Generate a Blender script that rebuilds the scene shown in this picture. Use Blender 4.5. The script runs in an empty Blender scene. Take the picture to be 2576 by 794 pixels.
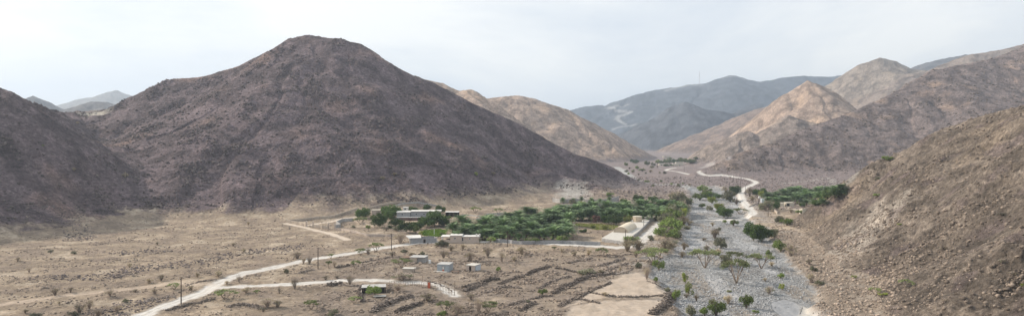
import bpy, math, random
import numpy as np
from mathutils import Vector, Matrix
R = math.radians
sc = bpy.context.scene
col = sc.collection
# ------------------------------------------------------------------ camera
CAM_H, FPX, CU, HV = 52.0, 683.0, 512.0, 141.3      # metres, focal length and principal point for a 1024 px wide frame
cam_d = bpy.data.cameras.new('camera'); cam = bpy.data.objects.new('camera', cam_d); col.objects.link(cam)
cam.location = (0, 0, CAM_H); cam.rotation_euler = (R(90), 0, 0)
cam_d.sensor_width = 36.0; cam_d.lens = 36.0 * FPX / 1024.0
cam_d.shift_y = -(157.5 - HV) / 1024.0
cam_d.clip_start = 1.0; cam_d.clip_end = 60000.0
sc.camera = cam
# ------------------------------------------------------------------ sky and sun
SUN_AZ, SUN_EL = R(-66), R(31)                      # azimuth from +Y (the view), negative = to the left
SD = Vector((math.sin(SUN_AZ)*math.cos(SUN_EL), math.cos(SUN_AZ)*math.cos(SUN_EL), math.sin(SUN_EL)))
w = bpy.data.worlds.new("World"); sc.world = w; w.use_nodes = True
nt = w.node_tree; nt.nodes.clear()
def N(nt, t, **k):
    n = nt.nodes.new(t)
    for a, b in k.items():
        if a == 'ins':
            for i, v in b.items():
                n.inputs[i].default_value = v
        else: setattr(n, a, b)
    return n
def ramp(nt, pts, interp='LINEAR'):
    n = nt.nodes.new('ShaderNodeValToRGB'); cr = n.color_ramp; cr.interpolation = interp
    while len(cr.elements) > 1: cr.elements.remove(cr.elements[-1])
    cr.elements[0].position = pts[0][0]; cr.elements[0].color = (*pts[0][1], 1)
    for p, c in pts[1:]:
        e = cr.elements.new(p); e.color = (*c, 1)
    return n
L = nt.links.new
sky = N(nt, 'ShaderNodeTexSky', sky_type='NISHITA', sun_disc=False, sun_elevation=SUN_EL, sun_rotation=SUN_AZ,
        altitude=300, air_density=1.0, dust_density=3.0, ozone_density=1.0)
tc = N(nt, 'ShaderNodeTexCoord')
mp = N(nt, 'ShaderNodeMapping'); mp.inputs['Scale'].default_value = (1.0, 1.0, 3.2); mp.inputs['Rotation'].default_value = (0, R(-12), 0)
L(tc.outputs['Generated'], mp.inputs['Vector'])
n1 = N(nt, 'ShaderNodeTexNoise', ins={'Scale': 1.9, 'Detail': 8.0, 'Roughness': 0.56, 'Distortion': 0.3})
L(mp.outputs['Vector'], n1.inputs['Vector'])
cr = ramp(nt, [(0.38, (0.0,)*3), (0.64, (1.0,)*3)])
L(n1.outputs['Fac'], cr.inputs['Fac'])
cloudcol = N(nt, 'ShaderNodeMix', data_type='RGBA')
cloudcol.inputs['A'].default_value = (7.2, 7.9, 8.8, 1); cloudcol.inputs['B'].default_value = (10.9, 10.9, 10.6, 1)
L(cr.outputs['Color'], cloudcol.inputs['Factor'])
mx = N(nt, 'ShaderNodeMix', data_type='RGBA'); mx.inputs['Factor'].default_value = 0.86
L(sky.outputs['Color'], mx.inputs['A']); L(cloudcol.outputs['Result'], mx.inputs['B'])
dp = N(nt, 'ShaderNodeVectorMath', operation='DOT_PRODUCT'); dp.inputs[1].default_value = Vector((SD.x, SD.y, SD.z*.55)).normalized(); L(tc.outputs['Generated'], dp.inputs[0])
gl = N(nt, 'ShaderNodeMapRange', ins={'From Min': 0.45, 'From Max': 1.0, 'To Min': 0.0, 'To Max': 0.28}); gl.interpolation_type = 'SMOOTHSTEP'; L(dp.outputs['Value'], gl.inputs['Value'])
mg = N(nt, 'ShaderNodeMix', data_type='RGBA'); mg.inputs['B'].default_value = (13.0, 12.8, 12.1, 1); L(gl.outputs['Result'], mg.inputs['Factor']); L(mx.outputs['Result'], mg.inputs['A'])
bg = N(nt, 'ShaderNodeBackground', ins={'Strength': 0.1}); L(mg.outputs['Result'], bg.inputs['Color'])
wo = N(nt, 'ShaderNodeOutputWorld'); L(bg.outputs['Background'], wo.inputs['Surface'])
sun_d = bpy.data.lights.new('sun', 'SUN'); sun_d.energy = 5.0; sun_d.angle = R(1.2); sun_d.color = (1.0, 0.89, 0.755)
sun = bpy.data.objects.new('sun', sun_d); col.objects.link(sun)
sun.rotation_euler = SD.to_track_quat('Z', 'Y').to_euler(); sun.location = SD * 300
sc.view_settings.view_transform = 'Standard'; sc.view_settings.look = 'None'
sc.view_settings.exposure = 0.12; sc.view_settings.gamma = 1.0
sc.cycles.max_bounces = 4; sc.cycles.diffuse_bounces = 2; sc.cycles.volume_bounces = 0; sc.cycles.transparent_max_bounces = 6

# ------------------------------------------------------------------ helpers: picture measurements -> world places
ZM = {'D': (0, 0, 2.5147), 'Z1': (272, 186.7, 6.15), 'Z2': (453.3, 170.7, 5.475), 'Z3': (613.3, 144, 6.471),
      'Z4': (640, 208, 7.369), 'Z5': (0, 181.3, 5.908), 'Z6': (773.3, 90.7, 3.5266), 'Z7': (560, 48, 6.474),
      'Y1': (682.7, 170.7, 11.449), 'Y2': (554.7, 181.3, 16.54), 'Y3': (394.7, 245.3, 11.28), 'Y4': (208, 245.3, 11.277),
      'Y5': (613.3, 149.3, 18.61), 'Y6': (800, 250.7, 11.5), 'Y7': (800, 160, 8.272), 'Z8': (0, 26.7, 4.512), 'Z9': (320, 26.7, 4.5125), 'Z10': (346.7, 197.3, 14.888), 'Z11': (613.3, 208, 17.51)}
def UV(k, x, y): a = ZM[k]; return (a[0] + x / a[2], a[1] + y / a[2])
def flat(k, pts, z=0.0):
    """points measured on the level ground -> world x, y"""
    out = []
    for x, y in pts:
        u, v = UV(k, x, y); d = (CAM_H - z) * FPX / (v - HV); out.append(((u - CU) / FPX * d, d))
    return np.array(out)
def crest(k, pts):
    """points (x, y, distance) on a skyline -> world x, y, z"""
    out = []
    for x, y, d in pts:
        u, v = UV(k, x, y); out.append(((u - CU) / FPX * d, d, CAM_H - (v - HV) / FPX * d))
    return np.array(out)

# ------------------------------------------------------------------ noise
rs = np.random.RandomState(7)
PERM = rs.permutation(4096).astype(np.int32)
GA = rs.rand(4096) * 2 * np.pi
GX, GY = np.cos(GA).astype(np.float32), np.sin(GA).astype(np.float32)
def gn(x, y, seed=0):
    x = np.asarray(x, np.float32); y = np.asarray(y, np.float32)
    xf = np.floor(x); yf = np.floor(y); xi = xf.astype(np.int32); yi = yf.astype(np.int32)
    fx = x - xf; fy = y - yf
    ux = fx*fx*fx*(fx*(fx*6-15)+10); uy = fy*fy*fy*(fy*(fy*6-15)+10)
    def g(a, b, dx, dy):
        h = PERM[(PERM[(a + seed*131) & 4095] + b) & 4095]
        return GX[h]*dx + GY[h]*dy
    n00 = g(xi, yi, fx, fy); n10 = g(xi+1, yi, fx-1, fy); n01 = g(xi, yi+1, fx, fy-1); n11 = g(xi+1, yi+1, fx-1, fy-1)
    a = n00 + ux*(n10-n00); b = n01 + ux*(n11-n01)
    return (a + uy*(b-a)) * 1.4
def fbm(x, y, o=4, seed=0, gain=0.5):
    s = 0; a = 1.0; f = 1.0; t = 0
    for i in range(o):
        s = s + a*gn(x*f + i*17.3, y*f - i*9.7, seed+i); t += a; a *= gain; f *= 2.03
    return s / t * 1.5
def ridged(x, y, o=4, seed=0):
    s = 0; a = 1.0; f = 1.0; t = 0
    for i in range(o):
        s = s + a*(1 - 2*np.abs(gn(x*f + i*5.1, y*f + i*3.3, seed+i))); t += a; a *= 0.5; f *= 2.1
    return s / t
def sstep(a, b, x):
    t = np.clip((x - a) / (b - a), 0, 1); return t*t*(3-2*t)
def smax(a, b, k):
    h = np.clip(0.5 + 0.5*(a-b)/k, 0, 1)
    return b + (a-b)*h + k*h*(1-h)
def seg(x, y, a, b):
    dx, dy = b[0]-a[0], b[1]-a[1]; l2 = dx*dx + dy*dy + 1e-9
    t = np.clip(((x-a[0])*dx + (y-a[1])*dy) / l2, 0, 1)
    return np.sqrt((x-a[0]-t*dx)**2 + (y-a[1]-t*dy)**2), t
def linedist(x, y, P):
    d = np.full(np.shape(x), 1e9, np.float32)
    for a, b in zip(P[:-1], P[1:]): d = np.minimum(d, seg(x, y, a, b)[0])
    return d
def spline(P, n=6):
    """Catmull-Rom through the points"""
    P = np.asarray(P, float); Q = np.vstack([2*P[0]-P[1], P, 2*P[-1]-P[-2]]); out = []
    for i in range(1, len(Q)-2):
        for j in range(n):
            t = j/n; a, b, c, d = Q[i-1], Q[i], Q[i+1], Q[i+2]
            out.append(0.5*((2*b) + (c-a)*t + (2*a-5*b+4*c-d)*t*t + (3*b-a-3*c+d)*t**3))
    out.append(P[-1]); return np.array(out)
def polysd(x, y, P):
    """signed distance to a polygon, positive inside"""
    P = np.asarray(P); n = len(P); inside = np.zeros(np.shape(x), bool); d = np.full(np.shape(x), 1e9, np.float32)
    for i in range(n):
        a, b = P[i], P[(i+1) % n]; d = np.minimum(d, seg(x, y, a, b)[0])
        if a[1] != b[1]:
            c = (a[1] > y) != (b[1] > y)
            inside ^= c & (x < (b[0]-a[0])*(y-a[1])/(b[1]-a[1]) + a[0])
    return np.where(inside, d, -d)

# ------------------------------------------------------------------ the lie of the land
class Hill:
    def __init__(s, name, label, ridges, slope, k, amp, rock, seed, concave=0.0, cuts=(), ax=1.0):
        s.cuts = cuts; s.ax = ax
        s.name, s.label, s.ridges, s.slope, s.k, s.amp, s.rock, s.seed, s.concave = name, label, ridges, slope, k, amp, rock, seed, concave
    def height(s, x, y, detail=True, floor=None):
        wx = x + s.amp*1.1*fbm(x/(s.amp*9), y/(s.amp*9), 2, s.seed+40)
        wy = y + s.amp*1.1*fbm(x/(s.amp*9)+50, y/(s.amp*9), 2, s.seed+41)
        best = np.full(np.shape(x), -1e4, np.float32); dist = np.full(np.shape(x), 1e4, np.float32); arc = np.zeros(np.shape(x), np.float32)
        run = 0.0
        for r in s.ridges:
            sl = s.slope
            if isinstance(r, tuple): r, sl = r
            for a, b in zip(r[:-1], r[1:]):
                d, t = seg(wx*s.ax, wy, (a[0]*s.ax, a[1]), (b[0]*s.ax, b[1]))
                d = np.sqrt(d*d + (s.amp*0.45)**2) - s.amp*0.45
                zz = a[2] + (b[2]-a[2])*t - sl*d*(1 - s.concave*np.clip(d/400, 0, 0.6))
                m = zz > best
                L_ = math.hypot(b[0]-a[0], b[1]-a[1])
                best = np.where(m, zz, best); dist = np.where(m, d, dist); arc = np.where(m, run + t*L_, arc)
                run += L_
            run += 333.0
        for P in s.cuts:
            p0, p1, p2 = P; nx, ny, nz = np.cross(p1-p0, p2-p0); best = np.minimum(best, p0[2] - (nx*(wx-p0[0]) + ny*(wy-p0[1]))/nz)
        if detail:
            A = s.amp; m = best > (-12 if floor is None else floor - 22)
            if m.any():
                xm, ym, bm, dm, am = x[m], y[m], best[m], dist[m], arc[m]
                g = ridged(am/(A*7.0), dm/(A*26.0), 2, s.seed)
                env = sstep(-4, 30, bm)*sstep(0, A*5, dm)
                e2 = sstep(-8, 15, bm)
                bm = bm + env*(A*0.55*(g-.3)) + e2*(A*0.50*(ridged(xm/(A*9), ym/(A*9), 5, s.seed+5)-.3)*sstep(0, A*3, dm) + A*0.10*fbm(xm/(A*1.7), ym/(A*1.7), 3, s.seed+9))
                if s.rock in (4, 5, 6, 7, 8, 9, 10, 11):
                    bm = bm + e2*A*.16*(ridged(xm/(A*1.9), ym/(A*1.9), 3, s.seed+13)-.3)
                if s.rock == 1:                      # broken crags standing out of the slopes
                    cr_ = sstep(.08, .45, fbm(xm/30, ym/30, 4, s.seed+12)); bm = bm + e2*cr_*(2.6*(ridged(xm/9, ym/9, 3, s.seed+13)-.2) + 1.0*gn(xm/2.4, ym/2.4, s.seed+15))
                    bm = bm + e2*.35*gn(xm/2.2, ym/2.2, s.seed+14)
                if s.rock == 2:                           # tilted slabs and ribs running up the near slope
                    al = xm*.36 + ym*.93; ac = xm*.93 - ym*.36; wv = 5*fbm(xm/20, ym/20, 2, s.seed+20)
                    cr_ = .25 + .75*sstep(-.15, .35, fbm(xm/30, ym/30, 3, s.seed+21))
                    q = (al*.8 + ac*.25 + wv)/4.2; st_ = np.abs(q - np.floor(q) - .5)*2
                    bm = bm + e2*cr_*(1.0*(st_**2) + 1.3*ridged((al+wv)/3.6, ac/10., 3, s.seed+22) + .45*ridged(xm/1.7, ym/1.7, 2, s.seed+23))
                    lo = sstep(225, 185, ym)*e2                # broken crag at the foot nearest the viewer
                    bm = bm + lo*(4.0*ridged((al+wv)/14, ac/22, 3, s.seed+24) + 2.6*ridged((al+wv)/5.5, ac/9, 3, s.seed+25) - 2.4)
                best[m] = bm
        return best
H_ = []
H_.append(Hill('mountain', 'dark purplish brown mountain with one rounded peak left of the valley', [
    crest('D', [(235,285,700),(290,262,720),(360,228,735),(430,203,745),(500,193,752),(600,170,760),(690,130,765),(740,100,770),(780,89,775),(860,100,775),
                (910,112,775),(960,138,775),(1000,160,775),(1056,191,775),(1133,231,775),(1204,270,778),(1263,299,780),(1351,341,785),(1439,386,790),(1527,417,795),(1586,450,800),(1640,478,800)]),
    (crest('D', [(1204,330,770),(1320,400,725),(1400,432,690),(1500,468,640),(1590,484,640),(1640,490,700)]), 0.42),
    (crest('D', [(160,288,690),(240,372,610),(330,430,555),(450,480,510),(600,516,485)]), 0.36), (crest('D', [(160,290,690),(120,370,560),(130,450,470),(160,500,430)]), 0.36)], 0.62, 16, 9, 1, 11, 0.30, (), 1.55))
H_.append(Hill('mountain', 'dark mountain slope running off the left edge of the view', [
    crest('D', [(-620,20,420),(-400,90,430),(-200,150,440),(0,228,455),(60,262,530),(120,278,620),(180,285,680),(235,285,700)])], 0.52, 16, 8, 1, 31, 0.15, (), 1.6))
H_.append(Hill('hill', 'nearest brown rocky hillside at the right edge beside the dry riverbed', [
    (crest('D', [(2006,588,402),(2100,488,400),(2200,410,400),(2290,377,395)]), 0.80),
    (crest('D', [(2290,377,395),(2400,320,380),(2575,262,345),(2800,200,320)]), 0.62),
    (np.array([(255, 340, 69.), (225, 262, 61.), (189, 195, 48.), (167, 130, 42.), (160, 60, 40.)]), 0.56)], 0.6, 5, 5, 2, 51, 0.0, (), 1.25))
H_.append(Hill('mountain', 'long purplish brown mountainside on the right beyond the palm farm', [
    crest('D', [(1745,436,1000),(1823,400,1030),(1941,356,1080),(2059,310,1130),(2147,279,1180),(2177,267,1200),(2271,220,1250),(2342,176,1290),(2430,160,1330),(2495,146,1340),(2575,118,1350),(2750,60,1400),(3100,0,1450)])], 0.52, 9, 6, 3, 71, 0.15, (), 1.6))
H_.append(Hill('hill', 'sunlit tan hill with a pointed top right of the valley', [
    crest('D', [(1735,400,1780),(1790,372,1760),(1850,337,1740),(1920,284,1720),(1980,234,1700),(2033,202,1700),(2075,222,1690),(2130,268,1670),(2190,315,1650),(2260,360,1640)]),
    (crest('D', [(2035,203,1700),(2058,250,1620),(2060,300,1540)]), 0.62)], 0.62, 14, 8, 4, 91, 0.0, (), 1.4))
H_.append(Hill('hill', 'dark rocky spur in front of the sunlit hill right of the valley', [
    crest('D', [(1800,385,1400),(1850,335,1420),(1880,328,1420),(1915,345,1420),(1990,288,1430),(2040,305,1430),(2110,330,1430)])], 0.62, 9, 8, 5, 111, 0.0))
H_.append(Hill('mountain', 'grey brown rounded peak behind the sunlit hill on the right', [
    crest('D', [(2040,240,2500),(2076,216,2450),(2112,196,2450),(2160,162,2450),(2206,145,2450),(2250,153,2450),(2295,174,2450),(2400,180,2450),(2520,200,2450)]),
    (crest('D', [(2206,145,2450),(2200,200,2340),(2180,260,2220)]), 0.62)], 0.62, 16, 10, 6, 131, 0.0, (), 1.35))
H_.append(Hill('hill', 'tan hill with a shaded right flank just behind the dark mountain', [
    crest('D', [(960,190,1450),(1060,199,1450),(1110,208,1450),(1150,228,1430),(1174,225,1425),(1190,225,1430),(1215,231,1440),(1279,276,1470),(1344,320,1490),(1370,350,1500)]),
    (crest('D', [(1174,228,1415),(1209,260,1350),(1279,305,1300),(1321,335,1270),(1400,372,1240),(1500,408,1200)]), 0.66)], 0.66, 8, 6, 4, 151, 0.1, [crest('D', [(1190,226,1425),(1400,374,1240),(1372,352,1500)])]))
H_.append(Hill('hill', 'sunlit tan hill sloping down to the distant oasis left of the valley', [
    crest('D', [(1100,265,1820),(1240,245,1820),(1300,239,1820),(1350,249,1820),(1430,277,1850),(1500,309,1900),(1560,345,1960),(1610,375,2000),(1668,402,2040)]),
    (crest('D', [(1430,281,1830),(1463,296,1790),(1492,323,1740),(1546,358,1690),(1590,402,1640)]), 0.64),
    (crest('D', [(1340,250,1810),(1380,300,1740),(1400,350,1660)]), 0.64)], 0.64, 8, 7, 4, 171, 0.1, [crest('D', [(1430,278,1840),(1588,404,1640),(1668,403,2040)])]))
H_.append(Hill('hill', 'low hazy brown slope closing the valley behind the distant oasis', [
    crest('D', [(1640,385,2700),(1700,360,2700),(1800,318,2700),(1900,280,2700),(2000,235,2700),(2200,200,2700)])], 0.5, 22, 14, 7, 191, 0.2))
H_.append(Hill('hill', 'blue grey middle hill in front of the far hazy range', [
    crest('D', [(1500,345,3700),(1560,335,3600),(1640,300,3500),(1690,268,3500),(1730,256,3500),(1770,275,3500),(1840,285,3550),(1900,262,3600),(1960,300,3600),(2100,330,3600)])], 0.5, 30, 22, 8, 211, 0.0, (), 1.5))
H_.append(Hill('mountain', 'far blue hazy mountain range with a zigzag road and a mast', [
    crest('D', [(1350,330,5200),(1440,276,5200),(1480,266,5200),(1510,264,5200),(1530,268,5200),(1590,243,5200),(1640,227,5200),(1690,220,5200),(1740,212,5200),(1790,209,5200),(1815,196,5200),(1840,188,5200),(1870,194,5200),(1912,206,5200),(1960,196,5200),(2020,190,5200),(2080,193,5200),(2130,188,5200),(2250,196,5200),(2600,230,5200)])], 0.5, 40, 30, 9, 231, 0.2))
H_.append(Hill('mountain', 'far blue mountain top showing above the right mountainside', [
    crest('D', [(2200,200,4200),(2300,172,4200),(2350,152,4200),(2420,137,4200),(2470,139,4200),(2520,150,4200),(2700,200,4200)])], 0.5, 30, 24, 10, 251, 0.2))
H_.append(Hill('mountain', 'pale brown ridge behind the right mountainside at the right edge', [
    crest('D', [(2300,185,2300),(2380,165,2300),(2440,138,2300),(2500,126,2300),(2575,112,2300),(2700,90,2300)])], 0.5, 30, 16, 11, 271, 0.2))
H_.append(Hill('mountain', 'palest pointed peak on the far left skyline', [
    crest('D', [(20,300,5600),(140,265,5600),(200,248,5600),(250,240,5600),(290,225,5600),(330,245,5600),(420,280,5600)])], 0.5, 20, 11, 12, 291, 0.2))
H_.append(Hill('hill', 'small blue grey cone on the left skyline near the edge', [
    crest('D', [(-60,290,2600),(40,262,2600),(85,240,2600),(110,252,2600),(170,285,2600)])], 0.55, 12, 7, 13, 311, 0.2))
H_.append(Hill('hill', 'low blue grey hump beneath the pale peak on the left skyline', [
    crest('D', [(140,300,2300),(190,265,2300),(230,254,2300),(270,256,2300),(330,280,2300)])], 0.5, 20, 10, 14, 331, 0.2))

WADI_L = flat('D', [(1735,468),(1738,500),(1730,540),(1720,570),(1705,600),(1690,622),(1650,655),(1628,690),(1668,716),(1690,745),(1698,775),(1700,800),(1700,900),(1690,1150)])
WADI_R = flat('D', [(2030,1150),(2025,900),(2050,800),(2058,730),(2045,700),(2005,665),(1985,640),(1955,610),(1925,580),(1900,560),(1870,530),(1862,500),(1850,478),(1800,466)])
WADI = np.vstack([WADI_L, WADI_R])
CHAN = spline(flat('Y5', [(60,350),(200,430),(330,530),(480,610),(700,640),(900,650),(1200,640),(1400,700),(1600,760)]), 4)
FIELD = [flat('D', [(1420,772),(1480,735),(1560,690),(1610,680),(1640,690),(1680,730),(1675,748),(1560,742),(1480,755)]),
         flat('D', [(1410,800),(1440,770),(1520,752),(1620,750),(1672,755),(1650,780),(1600,830),(1400,850)])]
CLR = {1: (.168, .130, .135), 2: (.262, .215, .174), 3: (.21, .168, .155), 4: (.39, .295, .235), 5: (.27, .22, .19), 6: (.30, .25, .21),  # rock tones, with shade put into the colour of the dark mountainsides
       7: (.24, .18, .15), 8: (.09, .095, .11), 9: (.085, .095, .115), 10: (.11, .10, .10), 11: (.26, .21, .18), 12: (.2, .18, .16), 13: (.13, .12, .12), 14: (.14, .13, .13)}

def terrain(x, y, detail=True, full=False):
    x = np.asarray(x, np.float32); y = np.asarray(y, np.float32)
    # valley floor: gentle rise away from the riverbed, low banks, stony ground
    sd = polysd(x, y, WADI)
    sdw = sd + 3.0*fbm(x/14, y/14, 3, 3)
    base = 0.35*fbm(x/45, y/45, 3, 21) + 0.012*np.clip(-sd-20, 0, 400)*0.6
    z = base*sstep(0, 25, -sd) - 1.8*sstep(-2.5, 2.5, sdw)
    z = z + sstep(0, 4, sdw)*(0.35*fbm(x/22, y/30, 3, 25))
    if detail:
        z = z + 0.28*fbm(x/5.0, y/5.0, 3, 27) + sstep(0, 3, sdw)*0.10*fbm(x/1.6, y/1.6, 2, 29)
    zid = np.zeros(np.shape(x), np.int32); zb = z.copy()
    for i, h in enumerate(H_):
        m = h.height(x, y, detail, z)
        kk = h.k
        zn = smax(z, m, kk)
        zid = np.where(m > z - 0.0, i+1, zid)
        z = zn
    if full: return z, zid, sdw, np.minimum(linedist(x, y, MAIN), linedist(x, y, FORD)), linedist(x, y, BRANCH), zb
    return z
LK = {}
def look(x, y, key='Z'):
    """height of the finished land surface"""
    x = np.asarray(x, np.float32); y = np.clip(np.asarray(y, np.float32), LK['ys'][0], LK['ys'][-2]); t = np.clip(x/y, LK['t'][0], LK['t'][-2]); A = LK[key]
    i = np.clip(np.searchsorted(LK['ys'], y) - 1, 0, len(LK['ys'])-2); j = np.clip(np.searchsorted(LK['t'], t) - 1, 0, len(LK['t'])-2)
    if key == 'I': return A[i, j]
    fy = (y - LK['ys'][i])/(LK['ys'][i+1]-LK['ys'][i]); fx = (t - LK['t'][j])/(LK['t'][j+1]-LK['t'][j])
    return (A[i, j]*(1-fx) + A[i, j+1]*fx)*(1-fy) + (A[i+1, j]*(1-fx) + A[i+1, j+1]*fx)*fy
def gz(x, y): return float(look(np.array([x]), np.array([y]))[0])
def at(k, x, y):
    """where the sight line through a measured point first meets the ground"""
    u, v = UV(k, x, y); tx = (u-CU)/FPX; tz = (HV-v)/FPX; D = LK['ys'][LK['ys'] > 130]
    e = look(tx*D, D) - (CAM_H + tz*D); i = int(np.argmax(e > 0)) if (e > 0).any() else len(D)-2
    if i > 0: d = float(D[i-1] + (D[i]-D[i-1])*np.clip(-e[i-1]/(e[i]-e[i-1]+1e-6), 0, 1))
    else: d = float(D[0])
    return Vector((tx*d, d, gz(tx*d, d)))

LK['ys'] = np.exp(np.arange(np.log(60), np.log(7000), .006)).astype(np.float32); LK['t'] = np.arange(-.9, .9, .004).astype(np.float32)
_X = (LK['ys'][:, None]*LK['t'][None, :]).ravel(); LK['Z'] = terrain(_X, np.repeat(LK['ys'], len(LK['t'])), False).reshape(len(LK['ys']), -1)
def line_on_land(k, pts, n=5): return spline(np.array([tuple(at(k, x, y))[:2] for x, y in pts]), n)
MAIN = line_on_land('D', [(250,840),(350,794),(420,765),(500,738),(545,712),(600,690),(700,668),(800,648),(880,636),(960,622),(1030,612),(1100,607),(1200,606),(1300,608),(1400,612),(1500,617),(1560,621),(1595,612),(1615,600),(1640,580),(1668,556)])
FORD = line_on_land('D', [(1668,556),(1700,553),(1760,553),(1820,552),(1868,548),(1892,537),(1884,522),(1868,505),(1863,485),(1872,472),(1893,463),(1900,456),(1870,447),(1820,440),(1760,434),(1700,430),(1676,427),(1690,422),(1720,420)])
BRANCH = line_on_land('D', [(540,722),(640,717),(740,713),(850,705),(930,703),(1000,706),(1060,709),(1105,717),(1135,735),(1142,742)])
PATH_L = line_on_land('D', [(-150,790),(0,765),(100,750),(200,737),(330,724),(430,713),(520,712)])
TRACK = line_on_land('Z1', [(85,222),(150,236),(220,252),(300,272),(380,292),(460,322)])
YARD_TRACK = line_on_land('Z1', [(215,236),(290,222),(360,212),(430,196),(520,184)])
FAR_TRACK = line_on_land('D', [(1760,421),(1790,412),(1830,398)], 3)
RIM_TRACK = line_on_land('Y1', [(1150,140),(1350,122),(1500,105),(1700,88),(1950,84)], 3)
ZIG = [line_on_land('Z7', P, 3) for P in ([(360,384),(410,375),(440,363)], [(300,390),(350,398),(400,405),(460,412)], [(455,414),(400,432),(370,436),(378,455),(360,460)], [(375,470),(425,500)], [(488,502),(430,515),(350,530)], [(680,276),(760,255),(860,238),(925,243)], [(1060,200),(1090,190),(1140,184),(1190,200)])]
SCAR = at('D', 240, 291); SCAR2 = at('Y2', 300, 170)
QUALITY = 1.1; HAZE = 0.00012
# ------------------------------------------------------------------ ground materials
def tagobj(o, label=None, cat=None, group=None, kind=None):
    if label: o['label'] = label
    if cat: o['category'] = cat
    if group: o['group'] = group
    if kind: o['kind'] = kind
    return o
def ground_material():
    m = bpy.data.materials.new('stony_ground'); m.use_nodes = True; nt = m.node_tree; nt.nodes.clear(); L = nt.links.new
    at_ = N(nt, 'ShaderNodeAttribute', attribute_name='Col'); ar = N(nt, 'ShaderNodeAttribute', attribute_name='stone')
    tc = N(nt, 'ShaderNodeNewGeometry')
    v1 = N(nt, 'ShaderNodeTexNoise', ins={'Scale': 0.6, 'Detail': 6.0, 'Roughness': 0.8}); L(tc.outputs['Position'], v1.inputs['Vector'])
    v2 = N(nt, 'ShaderNodeTexVoronoi', ins={'Scale': 0.55, 'Randomness': 1.0}); v2.distance = 'EUCLIDEAN'; L(tc.outputs['Position'], v2.inputs['Vector'])
    v3 = N(nt, 'ShaderNodeTexNoise', ins={'Scale': 0.14, 'Detail': 5.0, 'Roughness': 0.65}); L(tc.outputs['Position'], v3.inputs['Vector'])
    # stones: each voronoi cell a slightly different tone
    c1 = ramp(nt, [(0.34, (0.5,)*3), (0.5, (1.0,)*3), (0.67, (1.5,)*3)]); L(v1.outputs['Fac'], c1.inputs['Fac'])
    c2 = N(nt, 'ShaderNodeMapRange', ins={'From Min': 0.0, 'From Max': 1.0, 'To Min': 0.72, 'To Max': 1.28}); L(v2.outputs['Color'], c2.inputs['Value'])
    c3 = N(nt, 'ShaderNodeMapRange', ins={'From Min': 0.3, 'From Max': 0.7, 'To Min': 0.82, 'To Max': 1.18}); L(v3.outputs['Fac'], c3.inputs['Value'])
    a = N(nt, 'ShaderNodeMix', data_type='RGBA', blend_type='MULTIPLY'); a.inputs['Factor'].default_value = 1
    L(c1.outputs['Color'], a.inputs['A']); L(c2.outputs['Result'], a.inputs['B'])
    b = N(nt, 'ShaderNodeMix', data_type='RGBA', blend_type='MULTIPLY'); b.inputs['Factor'].default_value = 1
    L(a.outputs['Result'], b.inputs['A']); L(c3.outputs['Result'], b.inputs['B'])
    v4 = N(nt, 'ShaderNodeTexNoise', ins={'Scale': 0.035, 'Detail': 8.0, 'Roughness': 0.72}); L(tc.outputs['Position'], v4.inputs['Vector'])
    c4 = N(nt, 'ShaderNodeMapRange', ins={'From Min': 0.35, 'From Max': 0.65, 'To Min': 0.78, 'To Max': 1.2}); L(v4.outputs['Fac'], c4.inputs['Value'])
    b4 = N(nt, 'ShaderNodeMix', data_type='RGBA', blend_type='MULTIPLY'); b4.inputs['Factor'].default_value = 1; L(b.outputs['Result'], b4.inputs['A']); L(c4.outputs['Result'], b4.inputs['B']); b = b4
    e = N(nt, 'ShaderNodeMix', data_type='RGBA'); e.inputs['A'].default_value = (1, 1, 1, 1)
    L(ar.outputs['Fac'], e.inputs['Factor']); L(b.outputs['Result'], e.inputs['B'])
    f = N(nt, 'ShaderNodeMix', data_type='RGBA', blend_type='MULTIPLY'); f.inputs['Factor'].default_value = 1
    L(at_.outputs['Color'], f.inputs['A']); L(e.outputs['Result'], f.inputs['B'])
    hs = N(nt, 'ShaderNodeMath', operation='MULTIPLY'); L(v1.outputs['Fac'], hs.inputs[0]); L(ar.outputs['Fac'], hs.inputs[1])
    hv = N(nt, 'ShaderNodeMath', operation='MULTIPLY'); L(v2.outputs['Distance'], hv.inputs[0]); L(ar.outputs['Fac'], hv.inputs[1])
    h2 = N(nt, 'ShaderNodeMath', operation='MULTIPLY_ADD'); L(hv.outputs[0], h2.inputs[0]); h2.inputs[1].default_value = -0.35; L(hs.outputs[0], h2.inputs[2])
    bp = N(nt, 'ShaderNodeBump', ins={'Strength': 1.0, 'Distance': 1.7}); L(h2.outputs[0], bp.inputs['Height'])
    p = N(nt, 'ShaderNodeBsdfPrincipled', ins={'Roughness': 0.95, 'Specular IOR Level': 0.1}); L(f.outputs['Result'], p.inputs['Base Color']); L(bp.outputs['Normal'], p.inputs['Normal'])
    o = N(nt, 'ShaderNodeOutputMaterial'); L(p.outputs['BSDF'], o.inputs['Surface'])
    return m
GM = ground_material()
PALE = np.array([(112, 262), (124, 285), (138, 300), (152, 312), (172, 322)])
SILT = flat('Z4', [(965,650),(1060,628),(1150,650),(1182,690),(1170,735),(1110,760),(1030,745),(975,700)])
SILT2 = flat('Z4', [(880,800),(960,745),(1080,765),(1180,730),(1200,680),(1260,700),(1310,760),(1290,830),(900,850)])

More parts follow.
